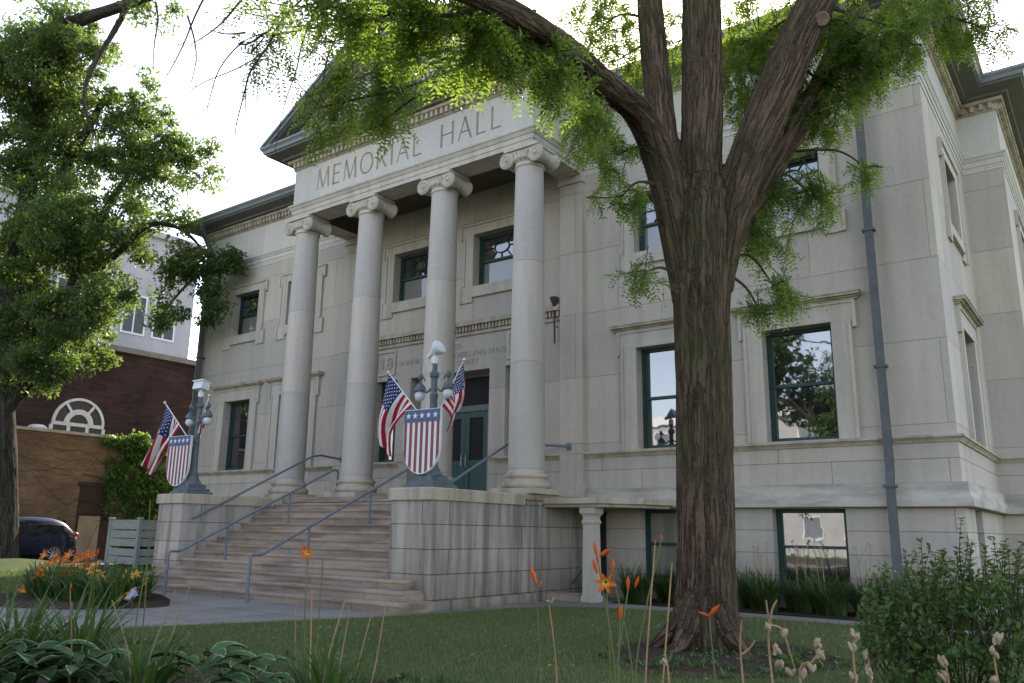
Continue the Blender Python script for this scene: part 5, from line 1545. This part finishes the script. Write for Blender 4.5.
# pale slatted wooden bin enclosure
bx0, bx1, by0, by1 = -13.35, -11.55, -1.95, .35
t = empty('slatted_enclosure', ((bx0+bx1)/2, (by0+by1)/2, 0), 'pale grey slatted wooden enclosure with corner posts beside the steps', 'enclosure')
ox, oy = (bx0+bx1)/2, (by0+by1)/2
for (x, y) in ((bx0, by0), (bx1, by0), (bx1, by1), (bx0, by1)):
    mb = MB(); mb.box(x-ox-.06, x-ox+.06, y-oy-.06, y-oy+.06, 0, 1.62); mb.box(x-ox-.085, x-ox+.085, y-oy-.085, y-oy+.085, 1.62, 1.68, ch=.01); mb.build('post', M['grey_wood'], t)
for nm, fn in (('front', lambda a, b, c, d, z0, z1: (bx0-ox+a, bx0-ox+b, by0-oy+c, by0-oy+d, z0, z1)), ('side', None)):
    mb = MB()
    for z0, z1 in ((.16, .40), (.43, .66), (.74, .98), (1.01, 1.24), (1.29, 1.54)):
        if nm == 'front': mb.box(.06, bx1-bx0-.06, -.03, .03, z0, z1); mb.v[-8:] = [(x+bx0-ox, y+by0-oy, z) for x, y, z in mb.v[-8:]]
        else: mb.box(bx1-ox-.03, bx1-ox+.03, by0-oy+.06, by1-oy-.06, z0, z1)
    mb.box(bx0-ox, bx1-ox, by0-oy, by0-oy+.12, 1.545, 1.60) if nm == 'front' else mb.box(bx1-ox-.1, bx1-ox+.02, by0-oy+.13, by1-oy, 1.545, 1.598)
    mb.build('slat_panel', M['grey_wood'], t)
mb = MB(); mb.box(bx0-ox+.2, bx1-ox-.2, by0-oy+.25, by1-oy-.2, .1, 1.2); mb.build('bin', M['interior'], t)

# ------------------------------------------------------------------ parked car (faces -Y)
def make_car(loc, label):
    t = empty('parked_car', loc, label, 'car')
    st_ = [  # s (0 = rear), z floor, z belt, z roof, half width at sill, belt, roof, 
        (0.00, .48, .82, .84, .70, .72, .70), (.06, .34, .90, 1.00, .80, .80, .68), (.22, .28, .98, 1.22, .85, .85, .64), (.48, .25, 1.02, 1.46, .87, .87, .62), (.9, .24, 1.02, 1.55, .88, .88, .63),
        (1.5, .23, 1.00, 1.58, .88, .88, .64), (2.1, .23, .97, 1.55, .88, .88, .63), (2.55, .23, .95, 1.38, .88, .88, .62), (3.0, .23, .94, 1.02, .87, .86, .66), (3.15, .23, .93, .96, .87, .85, .70), (3.6, .25, .86, .90, .85, .82, .66), (3.95, .30, .74, .78, .80, .74, .6), (4.1, .40, .62, .66, .66, .62, .5)]
    mb = MB(); k = 14; rows = []
    for s, zf, zb, zr, w0, w1, w2 in st_:
        half = [(0, zf), (w0*.9, zf), (w0, zf+.10), (w0+.02, (zf+zb)/2), (w1, zb), ((w1+w2)/2+.02, (zb+zr)/2+.02), (w2, zr-.06), (w2-.1, zr-.01), (0, zr+.01)]
        ring = half+[(-x, z) for x, z in half[::-1][1:-1]]
        rows.append(mb.addv([(x, -s, z) for x, z in ring])); k = len(ring)
    for i in range(len(rows)-1):
        for j in range(k): mb.face((rows[i]+j, rows[i]+(j+1) % k, rows[i+1]+(j+1) % k, rows[i+1]+j))
    mb.face([rows[0]+k-1-j for j in range(k)]); mb.face([rows[-1]+j for j in range(k)])
    mb.build('body', M['car_paint'], t, 35)
    for sg in (1, -1):
        for s0, s1 in ((.52, .98), (1.04, 1.72), (1.80, 2.62)):
            g = MB()
            def prof(s, up):
                j = max(i for i in range(len(st_)-1) if st_[i][0] <= s); a, b = st_[j], st_[j+1]; f = (s-a[0])/(b[0]-a[0])
                zb, zr, w1, w2 = (a[q]+(b[q]-a[q])*f for q in (2, 3, 5, 6))
                mx_, mz = (w1+w2)/2+.02, (zb+zr)/2+.02
                return [(w1+.006, zb+.03), (mx_+.008, mz), (w2+.012, zr-.10)]
            A, B = prof(s0, 0), prof(s1, 0)
            for i in range(2):
                q = [(sg*A[i][0], -s0, A[i][1]), (sg*B[i][0], -s1, B[i][1]), (sg*B[i+1][0], -s1, B[i+1][1]), (sg*A[i+1][0], -s0, A[i+1][1])]
                g.quad(*(q if sg < 0 else q[::-1]))
            g.build('side_window', M['car_glass'], t)
        for s in (.80, 3.30):
            Mx = Matrix.Translation((sg*.80, -s, .335)) @ Matrix.Rotation(R(90*sg), 4, 'Y')
            wm = MB(); wm.lathe([(.215, -.11), (.31, -.11), (.335, -.08), (.335, .07), (.31, .10), (.215, .10)], (0, 0, 0), 28, M=Mx, caps=False)
            wo_ = wm.build('wheel', M['tyre'], t, 40)
            rm = MB(); rm.lathe([(.216, .03), (.22, .095), (.195, .095), (.19, .05)], (0, 0, 0), 28, M=Mx, caps=False); rm.lathe([(.001, .085), (.05, .085), (.055, .04)], (0, 0, 0), 12, M=Mx, caps=False)
            for q in range(10):
                a = 2*math.pi*q/10
                rm.tube([Mx @ Vector((.04*math.cos(a), .04*math.sin(a), .075)), Mx @ Vector((.2*math.cos(a), .2*math.sin(a), .08))], .018, 5)
            rm.build('rim', M['alloy'], wo_, 40)
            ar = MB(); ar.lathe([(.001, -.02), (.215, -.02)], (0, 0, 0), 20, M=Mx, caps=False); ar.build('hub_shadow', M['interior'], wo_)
        l = MB(); l.sphere((sg*.76, -.10, .98), .13, 12, 8, .7); l.v = [(x, y*1.0-.02, z) for x, y, z in l.v]; l.build('tail_light', M['tail_red'], t, 60)
    r_ = MB(); q = [(-.56, -.20, 1.10), (.56, -.20, 1.10), (.54, -.46, 1.44), (-.54, -.46, 1.44)]
    r_.quad(*[(x, y+.03, z+.03) for x, y, z in q]); r_.build('rear_window', M['car_glass'], t)
    b = MB(); b.box(-.8, .8, -.10, .03, .36, .56, ch=.03); b.build('bumper', M['tyre'], t)
    return t
make_car((-15.6, -2.3, .10), 'dark blue hatchback parked at the tan brick wall, its red tail light showing')
# ================================================================== GARDEN PLANTS
def blades(n, hgt, spread, wid, base_r=.08, arch=1.0, seg=6):
    """arching strap leaves as quads (n*seg,4,3)"""
    out = []
    for i in range(n):
        a = rng.uniform(0, 2*math.pi); b = base_r*math.sqrt(rng.random()); L_ = hgt*rng.uniform(.7, 1.25); sp = spread*rng.uniform(.35, 1.2)
        p0 = np.array([b*math.cos(a+1), b*math.sin(a+1), 0]); d = np.array([math.cos(a), math.sin(a), 0]); s = np.array([-d[1], d[0], 0])
        tw_ = rng.normal()*.15
        prev = None
        for k in range(seg+1):
            t = k/seg
            p = p0+d*sp*(t**1.6)+np.array([0, 0, L_*(t-.52*arch*t**2.6*(sp/spread))])+s*tw_*t*t*.5
            wd = wid*(1-t**2.2)*.5+.0008
            l, r_ = p-s*wd, p+s*wd
            if prev is not None: out.append((prev[0], prev[1], r_, l))
            prev = (l, r_)
    return np.array(out)
def strip_obj(name, V, mat, parent):      # joins the quads of each blade so that an island is a blade
    me = bpy.data.meshes.new(name)
    me.from_pydata(V.reshape(-1, 3).tolist(), [], [tuple(range(4*i, 4*i+4)) for i in range(len(V))])
    bm = bmesh.new(); bm.from_mesh(me); bmesh.ops.remove_doubles(bm, verts=bm.verts, dist=.0004); bm.to_mesh(me); bm.free()
    me.materials.append(mat); me.polygons.foreach_set('use_smooth', np.ones(len(me.polygons), dtype=bool))
    o_ = bpy.data.objects.new(name, me); col.objects.link(o_); o_.parent = parent
    return o_
def flower_mesh(mb, c, axis, size, mats=(0, 1), openness=1.0):
    axis = nrm(np.array(axis, float)); u = nrm(np.cross(axis, [0.3, .2, 1.0])); v = np.cross(axis, u); c = np.array(c, float)
    for k in range(6):
        a = 2*math.pi*k/6+.2; d = u*math.cos(a)+v*math.sin(a); s = np.cross(axis, d)
        wd = size*(.46 if k % 2 else .34); prev = None
        for j in range(6):
            t = j/5
            p = c+axis*size*(.75*t-.35*openness*t**3)+d*size*openness*(.12+.95*t**1.7)
            w_ = wd*math.sin(math.pi*min(.97, .15+.80*t))*.55+.001
            l, m_, r_ = p-s*w_+axis*w_*.25, p, p+s*w_+axis*w_*.25
            n = mb.addv((l, m_, r_))
            if prev is not None:
                mi = mats[1] if j <= 2 else mats[0]
                mb.face((prev, prev+1, n+1, n), mi); mb.face((prev+1, prev+2, n+2, n+1), mi)
            prev = n
def bud(mb, c, axis, ln, r_, mi=0):
    axis = nrm(np.array(axis, float)); c = np.array(c, float)
    mb.tube([c, c+axis*ln*.25, c+axis*ln*.6, c+axis*ln], [r_*.35, r_*.75, r_, r_*.25], 6, True, mi)

def clump(name, loc, label, cat, mat, n, hgt, spread, wid, group=None, base_r=.1, stalks=(), arch=1.0):
    t = empty(name, tuple(loc), label, cat, group)
    strip_obj('leaves', blades(n, hgt, spread, wid, base_r, arch), mat, t)
    for (tip, flowers, kind) in stalks:
        tip = np.array(tip, float)-np.array(loc); mb = MB()
        b = np.array([tip[0]*.25+rng.normal()*.02, tip[1]*.25+rng.normal()*.02, 0])
        P = catmull([b, b*.6+tip*.4+np.array([rng.normal()*.05, rng.normal()*.05, .05]), tip], 6)
        mb.tube(P, list(np.linspace(.007, .004, len(P))), 6, False)
        s_ = mb.build('stalk', M['stalk_green'] if kind != 'dry' else M['stalk_dry'], t, 60)
        for fl in flowers:
            f = MB(); ty_, off, ax, sz = fl
            if ty_ == 'bloom': flower_mesh(f, tip+np.array(off), ax, sz)
            elif ty_ == 'bud': bud(f, tip+np.array(off), ax, sz, sz*.16)
            elif ty_ == 'pod':
                for q in range(3): bud(f, tip+np.array(off)+rng.normal(size=3)*.012, np.array(ax)+rng.normal(size=3)*.4, sz, sz*.28)
            if ty_ == 'pod': f.build('seed_pod', M['pod'], s_)
            else: f.build('flower' if ty_ == 'bloom' else 'bud', [M['petal_gold'] if kind == 'gold' else M['petal_orange'], M['petal_yellow']], s_, 60)
    return t
def on_ground(px, D, dz=0.0):            # ground point below a pixel column at view depth D
    p = CAM+ray(px, 560)*D
    return np.array([p[0], p[1], dz])
def at_d(px, py, D): return CAM+ray(px, py)*D
def st_tip(px, py, D): return at_d(px, py, D)

# lilies in the round bed by the walk
bed_spots = [(x-.72, y) for x, y in ((.62, -8.55), (-.15, -9.2), (.1, -8.1), (-1.0, -9.35), (-.85, -8.3), (-1.85, -8.75), (-1.6, -7.9), (.95, -9.15))]
bed_lab = ['lily clump nearest the hall steps with a few golden flowers', 'lily clump with golden blooms at the front of the round bed', 'lily clump with bright orange blooms in the middle of the round bed', 'lily clump with orange trumpets at the left front of the round bed', 'lily clump with massed orange blooms at the back of the round bed', 'lily clump at the left end of the round bed before the car', 'lily clump at the back of the round bed near the tree mound', 'low leafy lily clump at the right tip of the round bed']
bed_fl = {0: ('gold', [(122, 583), (146, 584), (136, 577)]), 1: ('gold', [(100, 577), (93, 571), (104, 582)]), 2: ('orange', [(70, 556), (80, 560), (64, 570)]), 3: ('orange', [(40, 575), (36, 583), (55, 578)]), 4: ('orange', [(74, 566), (84, 568), (60, 562), (68, 575)]), 5: ('orange', [(47, 566), (28, 592)]), 6: ('orange', [(58, 556), (88, 556)]), 7: ('gold', [(132, 596)])}
for k, ((x, y), lab) in enumerate(zip(bed_spots, bed_lab)):
    D = (np.array([x, y, .5])-CAM)@FW
    kind, fl = bed_fl[k]
    sts = []
    for (px, py) in fl:
        tip = at_d(px, py, D)
        for q in range(2):
            sts.append((tip+rng.normal(size=3)*np.array([.10, .10, .06])*q, [('bloom', (0, 0, 0), (rng.normal()*.5+.2, -.8, .5+rng.normal()*.3), .125), ('bud', (.02, 0, 0), (.3, -.2, .8), .08)], kind))
    clump('lily_plant', (x, y, .06), lab, 'lily plant', M['leaf_lily'], 95, .80, .58, .036, 'lilies in the round bed', .25, sts)
# little lilac flower at the edge of the bed
t = empty('lilac_flower', (1.0, -9.1, .0), 'single pale lilac flower at the edge of the round bed', 'flower')
mb = MB(); 
for q in range(5): flower_mesh(mb, (rng.normal()*.04, rng.normal()*.04, .26+rng.normal()*.04), (rng.normal()*.4, -.6, .5), .07)
mb.build('petals', [M['petal_lilac'], M['petal_lilac']], t, 60)
mb = MB(); mb.tube([(0, 0, 0), (.01, 0, .14), (0, 0, .25)], .005, 5); mb.build('stalk', M['stalk_green'], t)

# border along the foot of the wall
brd = [(6.25, .95), (6.9, .7), (7.55, .85), (8.25, .65), (8.95, .9), (9.6, .75), (10.2, .95), (10.85, .8), (11.5, .9), (7.2, .35), (8.6, .35), (9.9, .35), (11.2, .35), (12.1, .8)]
brd_lab = ['grassy border clump at the foot of the porch pillar', 'grassy border clump below the blind filled basement window', 'grassy border clump half hidden by the left edge of the locust trunk', 'grassy border clump hidden by the locust trunk', 'grassy border clump just right of the locust trunk', 'grassy border clump at the left foot of the right basement window', 'grassy border clump at the right foot of the right basement window', 'grassy border clump just left of the downpipe', 'grassy border clump at the foot of the downpipe',
           'grassy border clump close to the wall left of the trunk', 'grassy border clump close to the wall behind the trunk', 'grassy border clump close below the right basement window', 'grassy border clump close to the wall at the downpipe', 'grassy border clump at the corner of the hall']
for k, ((x, y), lab) in enumerate(zip(brd, brd_lab)):
    sts = []
    if 4 <= k <= 8 or k == 11:
        for q in range(4):
            sts.append((np.array([x+rng.normal()*.25, -y+rng.normal()*.1, rng.uniform(.95, 1.3)]), [('pod', (0, 0, 0), (0, 0, 1), .04)], 'dry'))
    clump('border_plant', (x, -y, .0), lab, 'border plant', M['leaf_dark'], 200, .88, .55, .026, 'grassy plants along the foot of the hall', .26, sts)

# leafy shrub at the right
def shrub(loc, label, blobs, shoots, leaf, per, ln, wd, cat='shrub'):
    t = empty('leafy_shrub', tuple(loc), label, cat)
    b = np.array(loc); cs, rs_ = [], []; mb = MB()
    for c, rad, n in blobs:
        c = np.array(c, float); rad = np.array(rad, float)
        for i in range(n):
            v = rand_dirs(1)[0]*rng.random()**.3
            q = c+v*rad
            if q[2] < .05: q[2] = .05+rng.random()*.2
            cs.append(q-b); rs_.append(rng.uniform(.06, .13))
            if i % 3 == 0: mb.tube(catmull([(np.array([c[0], c[1], 0])-b)*.4, (np.array([c[0]*.5+q[0]*.5, c[1]*.5+q[1]*.5, q[2]*.45]))-b, q-b], 3), list(np.linspace(.008, .003, 7)), 4, False)
    V = [simple_leaves(cs, rs_, per, ln, wd, .55, .1)]
    for base, tip in shoots:
        base, tip = np.array(base)-b, np.array(tip)-b
        P = catmull([base, (base+tip)/2+rng.normal(size=3)*.02, tip], 8); mb.tube(P, list(np.linspace(.006, .002, len(P))), 5, False)
        Pn = np.array(P)[len(P)//4:]
        Pn = np.repeat(Pn, 3, 0); d = nrm(rand_dirs(len(Pn))*np.array([1, 1, .25])+np.array([0, 0, .35]))
        V.append(diamonds(Pn, d, nrm(np.array([0, 0, 1.0])+rand_dirs(len(Pn))*.5-d*.3), rng.uniform(.6, 1.15, len(Pn))*ln*1.15, rng.uniform(.6, 1.1, len(Pn))*wd*1.2, .1))
    quads_obj('foliage', np.concatenate(V), leaf, t)
    mb.build('stems', M['twig'], t)
    return t
blobs = []
for px, py, D, rx, ry, rd, n in ((955, 645, 6.6, 74, 66, .5, 120), (1010, 625, 6.5, 60, 62, .5, 100), (905, 660, 6.6, 34, 60, .4, 60), (890, 612, 7.0, 26, 40, .3, 18), (930, 598, 6.8, 40, 30, .35, 20), (985, 582, 6.7, 56, 26, .4, 22), (1070, 620, 6.5, 60, 80, .5, 80), (900, 630, 6.9, 40, 40, .3, 44)):
    c = at_d(px, py, D); s = D/FPX; blobs.append((c, (rx*s, rd, ry*s), int(n*.8)))
shoots = []
for px, py, pb, D in ((961, 519, 566, 6.7), (921, 540, 585, 6.8), (905, 552, 590, 6.9), (985, 548, 585, 6.6), (1005, 540, 580, 6.6), (945, 550, 590, 6.7), (972, 545, 580, 6.7), (1018, 548, 590, 6.5), (885, 570, 605, 7.0), (932, 562, 600, 6.7), (894, 590, 630, 6.9), (868, 600, 640, 7.0), (876, 622, 660, 6.9)):
    shoots.append((at_d(px+rng.normal()*6, pb+20, D), at_d(px, py, D)))
for k in range(46):
    px = 866+k*3.9+rng.normal()*4; top = 606-max(0, min(48, (px-868)*.75))+rng.normal()*12; D = 6.7+rng.normal()*.25
    shoots.append((at_d(px+rng.normal()*9, top+75, D), at_d(px, top, D)))
shrub(on_ground(960, 6.6), 'dense green shrub with upright leafy shoots at the corner of the hall', blobs, shoots, M['leaf_shrub'], 26, .052, .028)

# front bed: daylilies, grass clump, hostas, dry stalks
fore = 'daylilies at the front of the bed'
def tipD(px, py, D, fl, kind): return (st_tip(px, py, D), fl, kind)
def bl(ax, s=.095, off=(0, 0, 0)): return ('bloom', off, -FW+np.array(ax)*.35, s)
def bu(ax, s=.07, off=(0, 0, 0)): return ('bud', off, ax, s)
for px, D, n, hg, sp, lab in ((30, 7.0, 110, .92, .62, 'arching green daylily clump at the left front corner'), (88, 6.9, 110, .95, .62, 'arching green daylily clump in front of the round lily bed'), (-30, 5.9, 90, .95, .6, 'arching daylily clump cut by the left frame edge'),
                              (150, 6.3, 80, .72, .5, 'low daylily clump with tan stalks before the walk')):
    sts = []
    if px == 88: sts = [tipD(97, 555, 6.0, [bu((.2, 0, 1), .05)], 'g'), tipD(70, 590, 6.0, [bu((.2, 0, 1), .05)], 'dry')]
    if px == 150: sts = [tipD(155, 520, 6.1, [bu((.1, 0, 1), .04)], 'g'), tipD(150, 500, 6.2, [], 'g'), tipD(176, 590, 6.2, [], 'dry'), tipD(112, 600, 6.1, [], 'dry'), tipD(190, 585, 6.3, [], 'dry')]
    clump('daylily', on_ground(px, D), lab, 'daylily', M['leaf_lily'], n, hg*1.08, sp*1.3, .036, fore, .14, sts)
for px, D, n, hg, sp, lab, sts in (
    (330, 5.9, 64, .66, .42, 'grassy daylily clump in front of the bare lawn with tall seed stalks', [tipD(312, 585, 5.9, [], 'dry'), tipD(323, 560, 5.9, [], 'g'), tipD(345, 600, 5.9, [], 'dry'), tipD(350, 608, 5.9, [], 'dry'), tipD(296, 590, 5.9, [], 'dry'), tipD(308, 552, 5.95, [bl((-.3, -.8, .1), .06)], 'orange')]),
    (352, 6.1, 26, .56, .38, 'smaller grassy daylily clump right of the tall seed stalks', [tipD(372, 612, 6.1, [], 'dry'), tipD(385, 606, 6.1, [], 'dry')]),
    (545, 5.4, 14, .40, .3, 'thin daylily with closed orange buds before the pale pier', [tipD(536, 583, 5.4, [bu((-.35, 0, .8), .11), bu((.2, 0, 1), .05, (.03, 0, -.03))], 'orange'), tipD(549, 604, 5.4, [('pod', (0, 0, 0), (0, 0, 1), .03)], 'dry')]),
    (605, 5.1, 18, .45, .32, 'daylily with an open orange star flower before the porch pillar', [tipD(606, 582, 5.1, [bl((-.55, -.8, .15), .066), bu((-.4, 0, 1), .09, (-.06, 0, .05)), bu((-.2, 0, 1), .07, (-.05, 0, .10))], 'orange'), tipD(597, 556, 5.15, [bu((.9, -.3, .4), .11, (.02, 0, 0)), bu((-.2, 0, 1), .09)], 'orange'), tipD(628, 590, 5.1, [bu((0, 0, 1), .08), bu((.4, 0, 1), .07, (.05, 0, .02))], 'orange'), tipD(612, 572, 5.1, [bu((.1, 0, 1), .08)], 'orange')]),
    (640, 5.0, 12, .35, .3, 'daylily with bare tan forked stalks left of the trunk', [tipD(655, 545, 5.0, [bu((.1, 0, 1), .03)], 'dry'), tipD(672, 562, 5.0, [], 'dry'), tipD(620, 620, 5.0, [bu((.1, 0, 1), .09)], 'orange'), tipD(661, 541, 5.05, [bu((.1, 0, 1), .04)], 'orange')]),
    (722, 5.2, 12, .34, .3, 'daylily with one drooping orange bud before the trunk base', [tipD(709, 616, 5.2, [bu((.7, 0, .7), .10), bu((-.7, 0, .2), .07)], 'orange')]),
):
    clump('daylily', on_ground(px, D), lab, 'daylily', M['leaf_lily'], n, hg*1.25, sp*1.15, .028, fore, .10, sts)

def dry_stalk(px0, D, pts, pods, label):
    b = on_ground(px0, D); t = empty('dry_stalk', tuple(b), label, 'dry stalk', 'dry seed stalks in the front bed')
    mb = MB()
    for pl in pts:
        P = catmull([b*0 if q is None else at_d(q[0], q[1], D)-b for q in pl], 5)
        mb.tube(P, list(np.linspace(.0075, .004, len(P))), 6, False)
    mb.build('stem', M['stalk_dry'], t, 60)
    for (px, py, s) in pods:
        c = at_d(px, py, D)-b; f = MB()
        for q in range(4):
            ax = nrm(np.array([rng.normal()*.5, rng.normal()*.5, .9])); bud(f, c+rng.normal(size=3)*.008-ax*s*.4, ax, s*rng.uniform(.7, 1.1), s*.24)
        f.build('seed_pod', M['pod'], t)
dry_stalk(745, 4.6, [[None, (741, 660), (742, 620)], [(741, 655), (750, 648), (755, 640)]], [], 'straight bare dry stalk with one side twig right of the trunk base')
dry_stalk(775, 4.4, [[None, (770, 660), (769, 625), (766, 600)], [(769, 628), (772, 610), (777, 600)], [(769, 625), (780, 628), (786, 640), (795, 670)]], [(768, 625, .05), (784, 634, .05), (776, 650, .06), (780, 664, .055), (790, 672, .05)], 'tall forked dry stalk with a cluster of pale pods right of the trunk')
dry_stalk(805, 4.3, [[None, (800, 680), (812, 662), (820, 650), (817, 642)]], [(817, 643, .05), (821, 655, .055), (811, 664, .05), (803, 673, .05)], 'bent dry stalk with pale pods hanging at its tip')
dry_stalk(855, 4.3, [[None, (854, 665), (856, 635)]], [(855, 634, .05), (853, 647, .05), (852, 676, .06)], 'upright dry stalk with a pale pod at its tip left of the shrub')
dry_stalk(868, 4.3, [[None, (870, 675), (868, 658)]], [(867, 656, .05), (870, 672, .06)], 'short dry stalk with two pale pods before the shrub')
dry_stalk(945, 4.2, [[None, (948, 678), (943, 664)], [(948, 676), (940, 670)]], [(942, 662, .05), (944, 676, .045)], 'small dry stalk with pale pods in front of the shrub')
dry_stalk(995, 4.2, [[None, (997, 675), (993, 648)]], [(995, 640, .06), (992, 652, .055), (994, 680, .06)], 'dry stalk with two large pods at the right end of the bed')
dry_stalk(672, 4.6, [[None, (668, 670), (663, 655)]], [(664, 662, .04)], 'short dry stalk with one pod at the left of the trunk base')

def hosta(loc, n, size, label, seed):
    t = empty('hosta', tuple(loc), label, 'hosta', 'hostas along the front edge')
    vs, fs, ed = [], [], []
    for i in range(n):
        a = i*2.39996+seed; tier = i/n
        L_ = size*rng.uniform(.8, 1.15); wd = L_*.62
        d = np.array([math.cos(a), math.sin(a), 0]); s = np.array([-d[1], d[0], 0])
        el = R(75-60*tier+rng.normal()*8); pet = size*(1.25-.55*tier)
        base = d*math.cos(el)*pet*.8+np.array([0, 0, math.sin(el)*pet+.06])
        n0 = len(vs); nu, nv = 8, 6
        for u in range(nu+1):
            q = u/nu
            ang = el-q*R(70)
            p = base+d*L_*q*math.cos(ang*.55)*.95+np.array([0, 0, L_*(math.sin(el)*.5*q-.42*q*q)])
            w_ = wd*(math.sin(math.pi*min(1, q*.93+.07))**.8)*(1-.25*q)
            for v in range(nv+1):
                r_ = v/nv*2-1
                vs.append(p+s*r_*w_*.5+np.array([0, 0, abs(r_)**1.6*w_*.16+.006*math.sin(r_*14)]))
                ed.append(max(abs(r_), q*.9+.08 if q > .7 else 0))
        for u in range(nu):
            for v in range(nv):
                k = n0+u*(nv+1)+v; fs.append((k, k+1, k+nv+2, k+nv+1))
    me = bpy.data.meshes.new('leaves'); me.from_pydata([tuple(v) for v in vs], [], fs)
    at_ = me.attributes.new('edge', 'FLOAT', 'POINT'); at_.data.foreach_set('value', np.array(ed, np.float32))
    me.materials.append(M['hosta']); me.polygons.foreach_set('use_smooth', np.ones(len(me.polygons), dtype=bool))
    o_ = bpy.data.objects.new('leaves', me); col.objects.link(o_); o_.parent = t
for px, D, n, s, lab in ((5, 6.5, 20, .30, 'variegated hosta in the bottom left corner'), (45, 6.4, 20, .32, 'broad variegated hosta with an upright leaf below the daylilies'), (98, 6.3, 20, .31, 'variegated hosta right of the one with the upright leaf'), (215, 6.5, 18, .30, 'blue green hosta before the tall seed stalks'), (258, 6.6, 16, .25, 'small hosta at the right end of the hosta row')):
    hosta(on_ground(px, D), n, s, lab, px)

# small weeds and runners on the bare soil round the locust and along the bed edge
Wv = []
def weeds(cx, cy, rx, ry, n):
    for i in range(n):
        a = rng.uniform(0, 2*math.pi); r_ = math.sqrt(rng.random())
        c = np.array([cx+rx*r_*math.cos(a), cy+ry*r_*math.sin(a), .02]); k = int(rng.integers(4, 11)); h = rng.uniform(.04, .13)
        d = nrm(rand_dirs(k)*np.array([1, 1, .3])+np.array([0, 0, .55])); P = np.repeat(c[None], k, 0)+rand_dirs(k)*np.array([.05, .05, 0])
        Wv.append(diamonds(P, d, nrm(np.array([0, 0, 1.0])-d*.4+rand_dirs(k)*.3), rng.uniform(.5, 1.2, k)*h, rng.uniform(.2, .45, k)*h, .1))
weeds(10.75, -7.6, 1.35, 1.4, 150); weeds(9.3, -11.6, 5.0, .9, 420)
tag(quads_obj('ground_weeds', np.concatenate(Wv), M['leaf_lily']), 'low green weeds scattered over the bare soil by the trunk', 'weeds', kind='stuff')
# fallen leaves
Lv = []
n = 500
P = np.stack([rng.uniform(3.5, 13, n), rng.uniform(-12, -2.7, n), np.full(n, .05)+rng.random(n)*.02], 1)
d = nrm(rand_dirs(n)*np.array([1, 1, .25])); 
tag(quads_obj('fallen_leaves', diamonds(P, d, nrm(np.array([0, 0, 1.0])+rand_dirs(n)*.35), rng.uniform(.03, .07, n), rng.uniform(.012, .03, n), .1), M['stalk_dry']), 'tan fallen leaflets strewn over the lawn', 'leaves', kind='stuff')
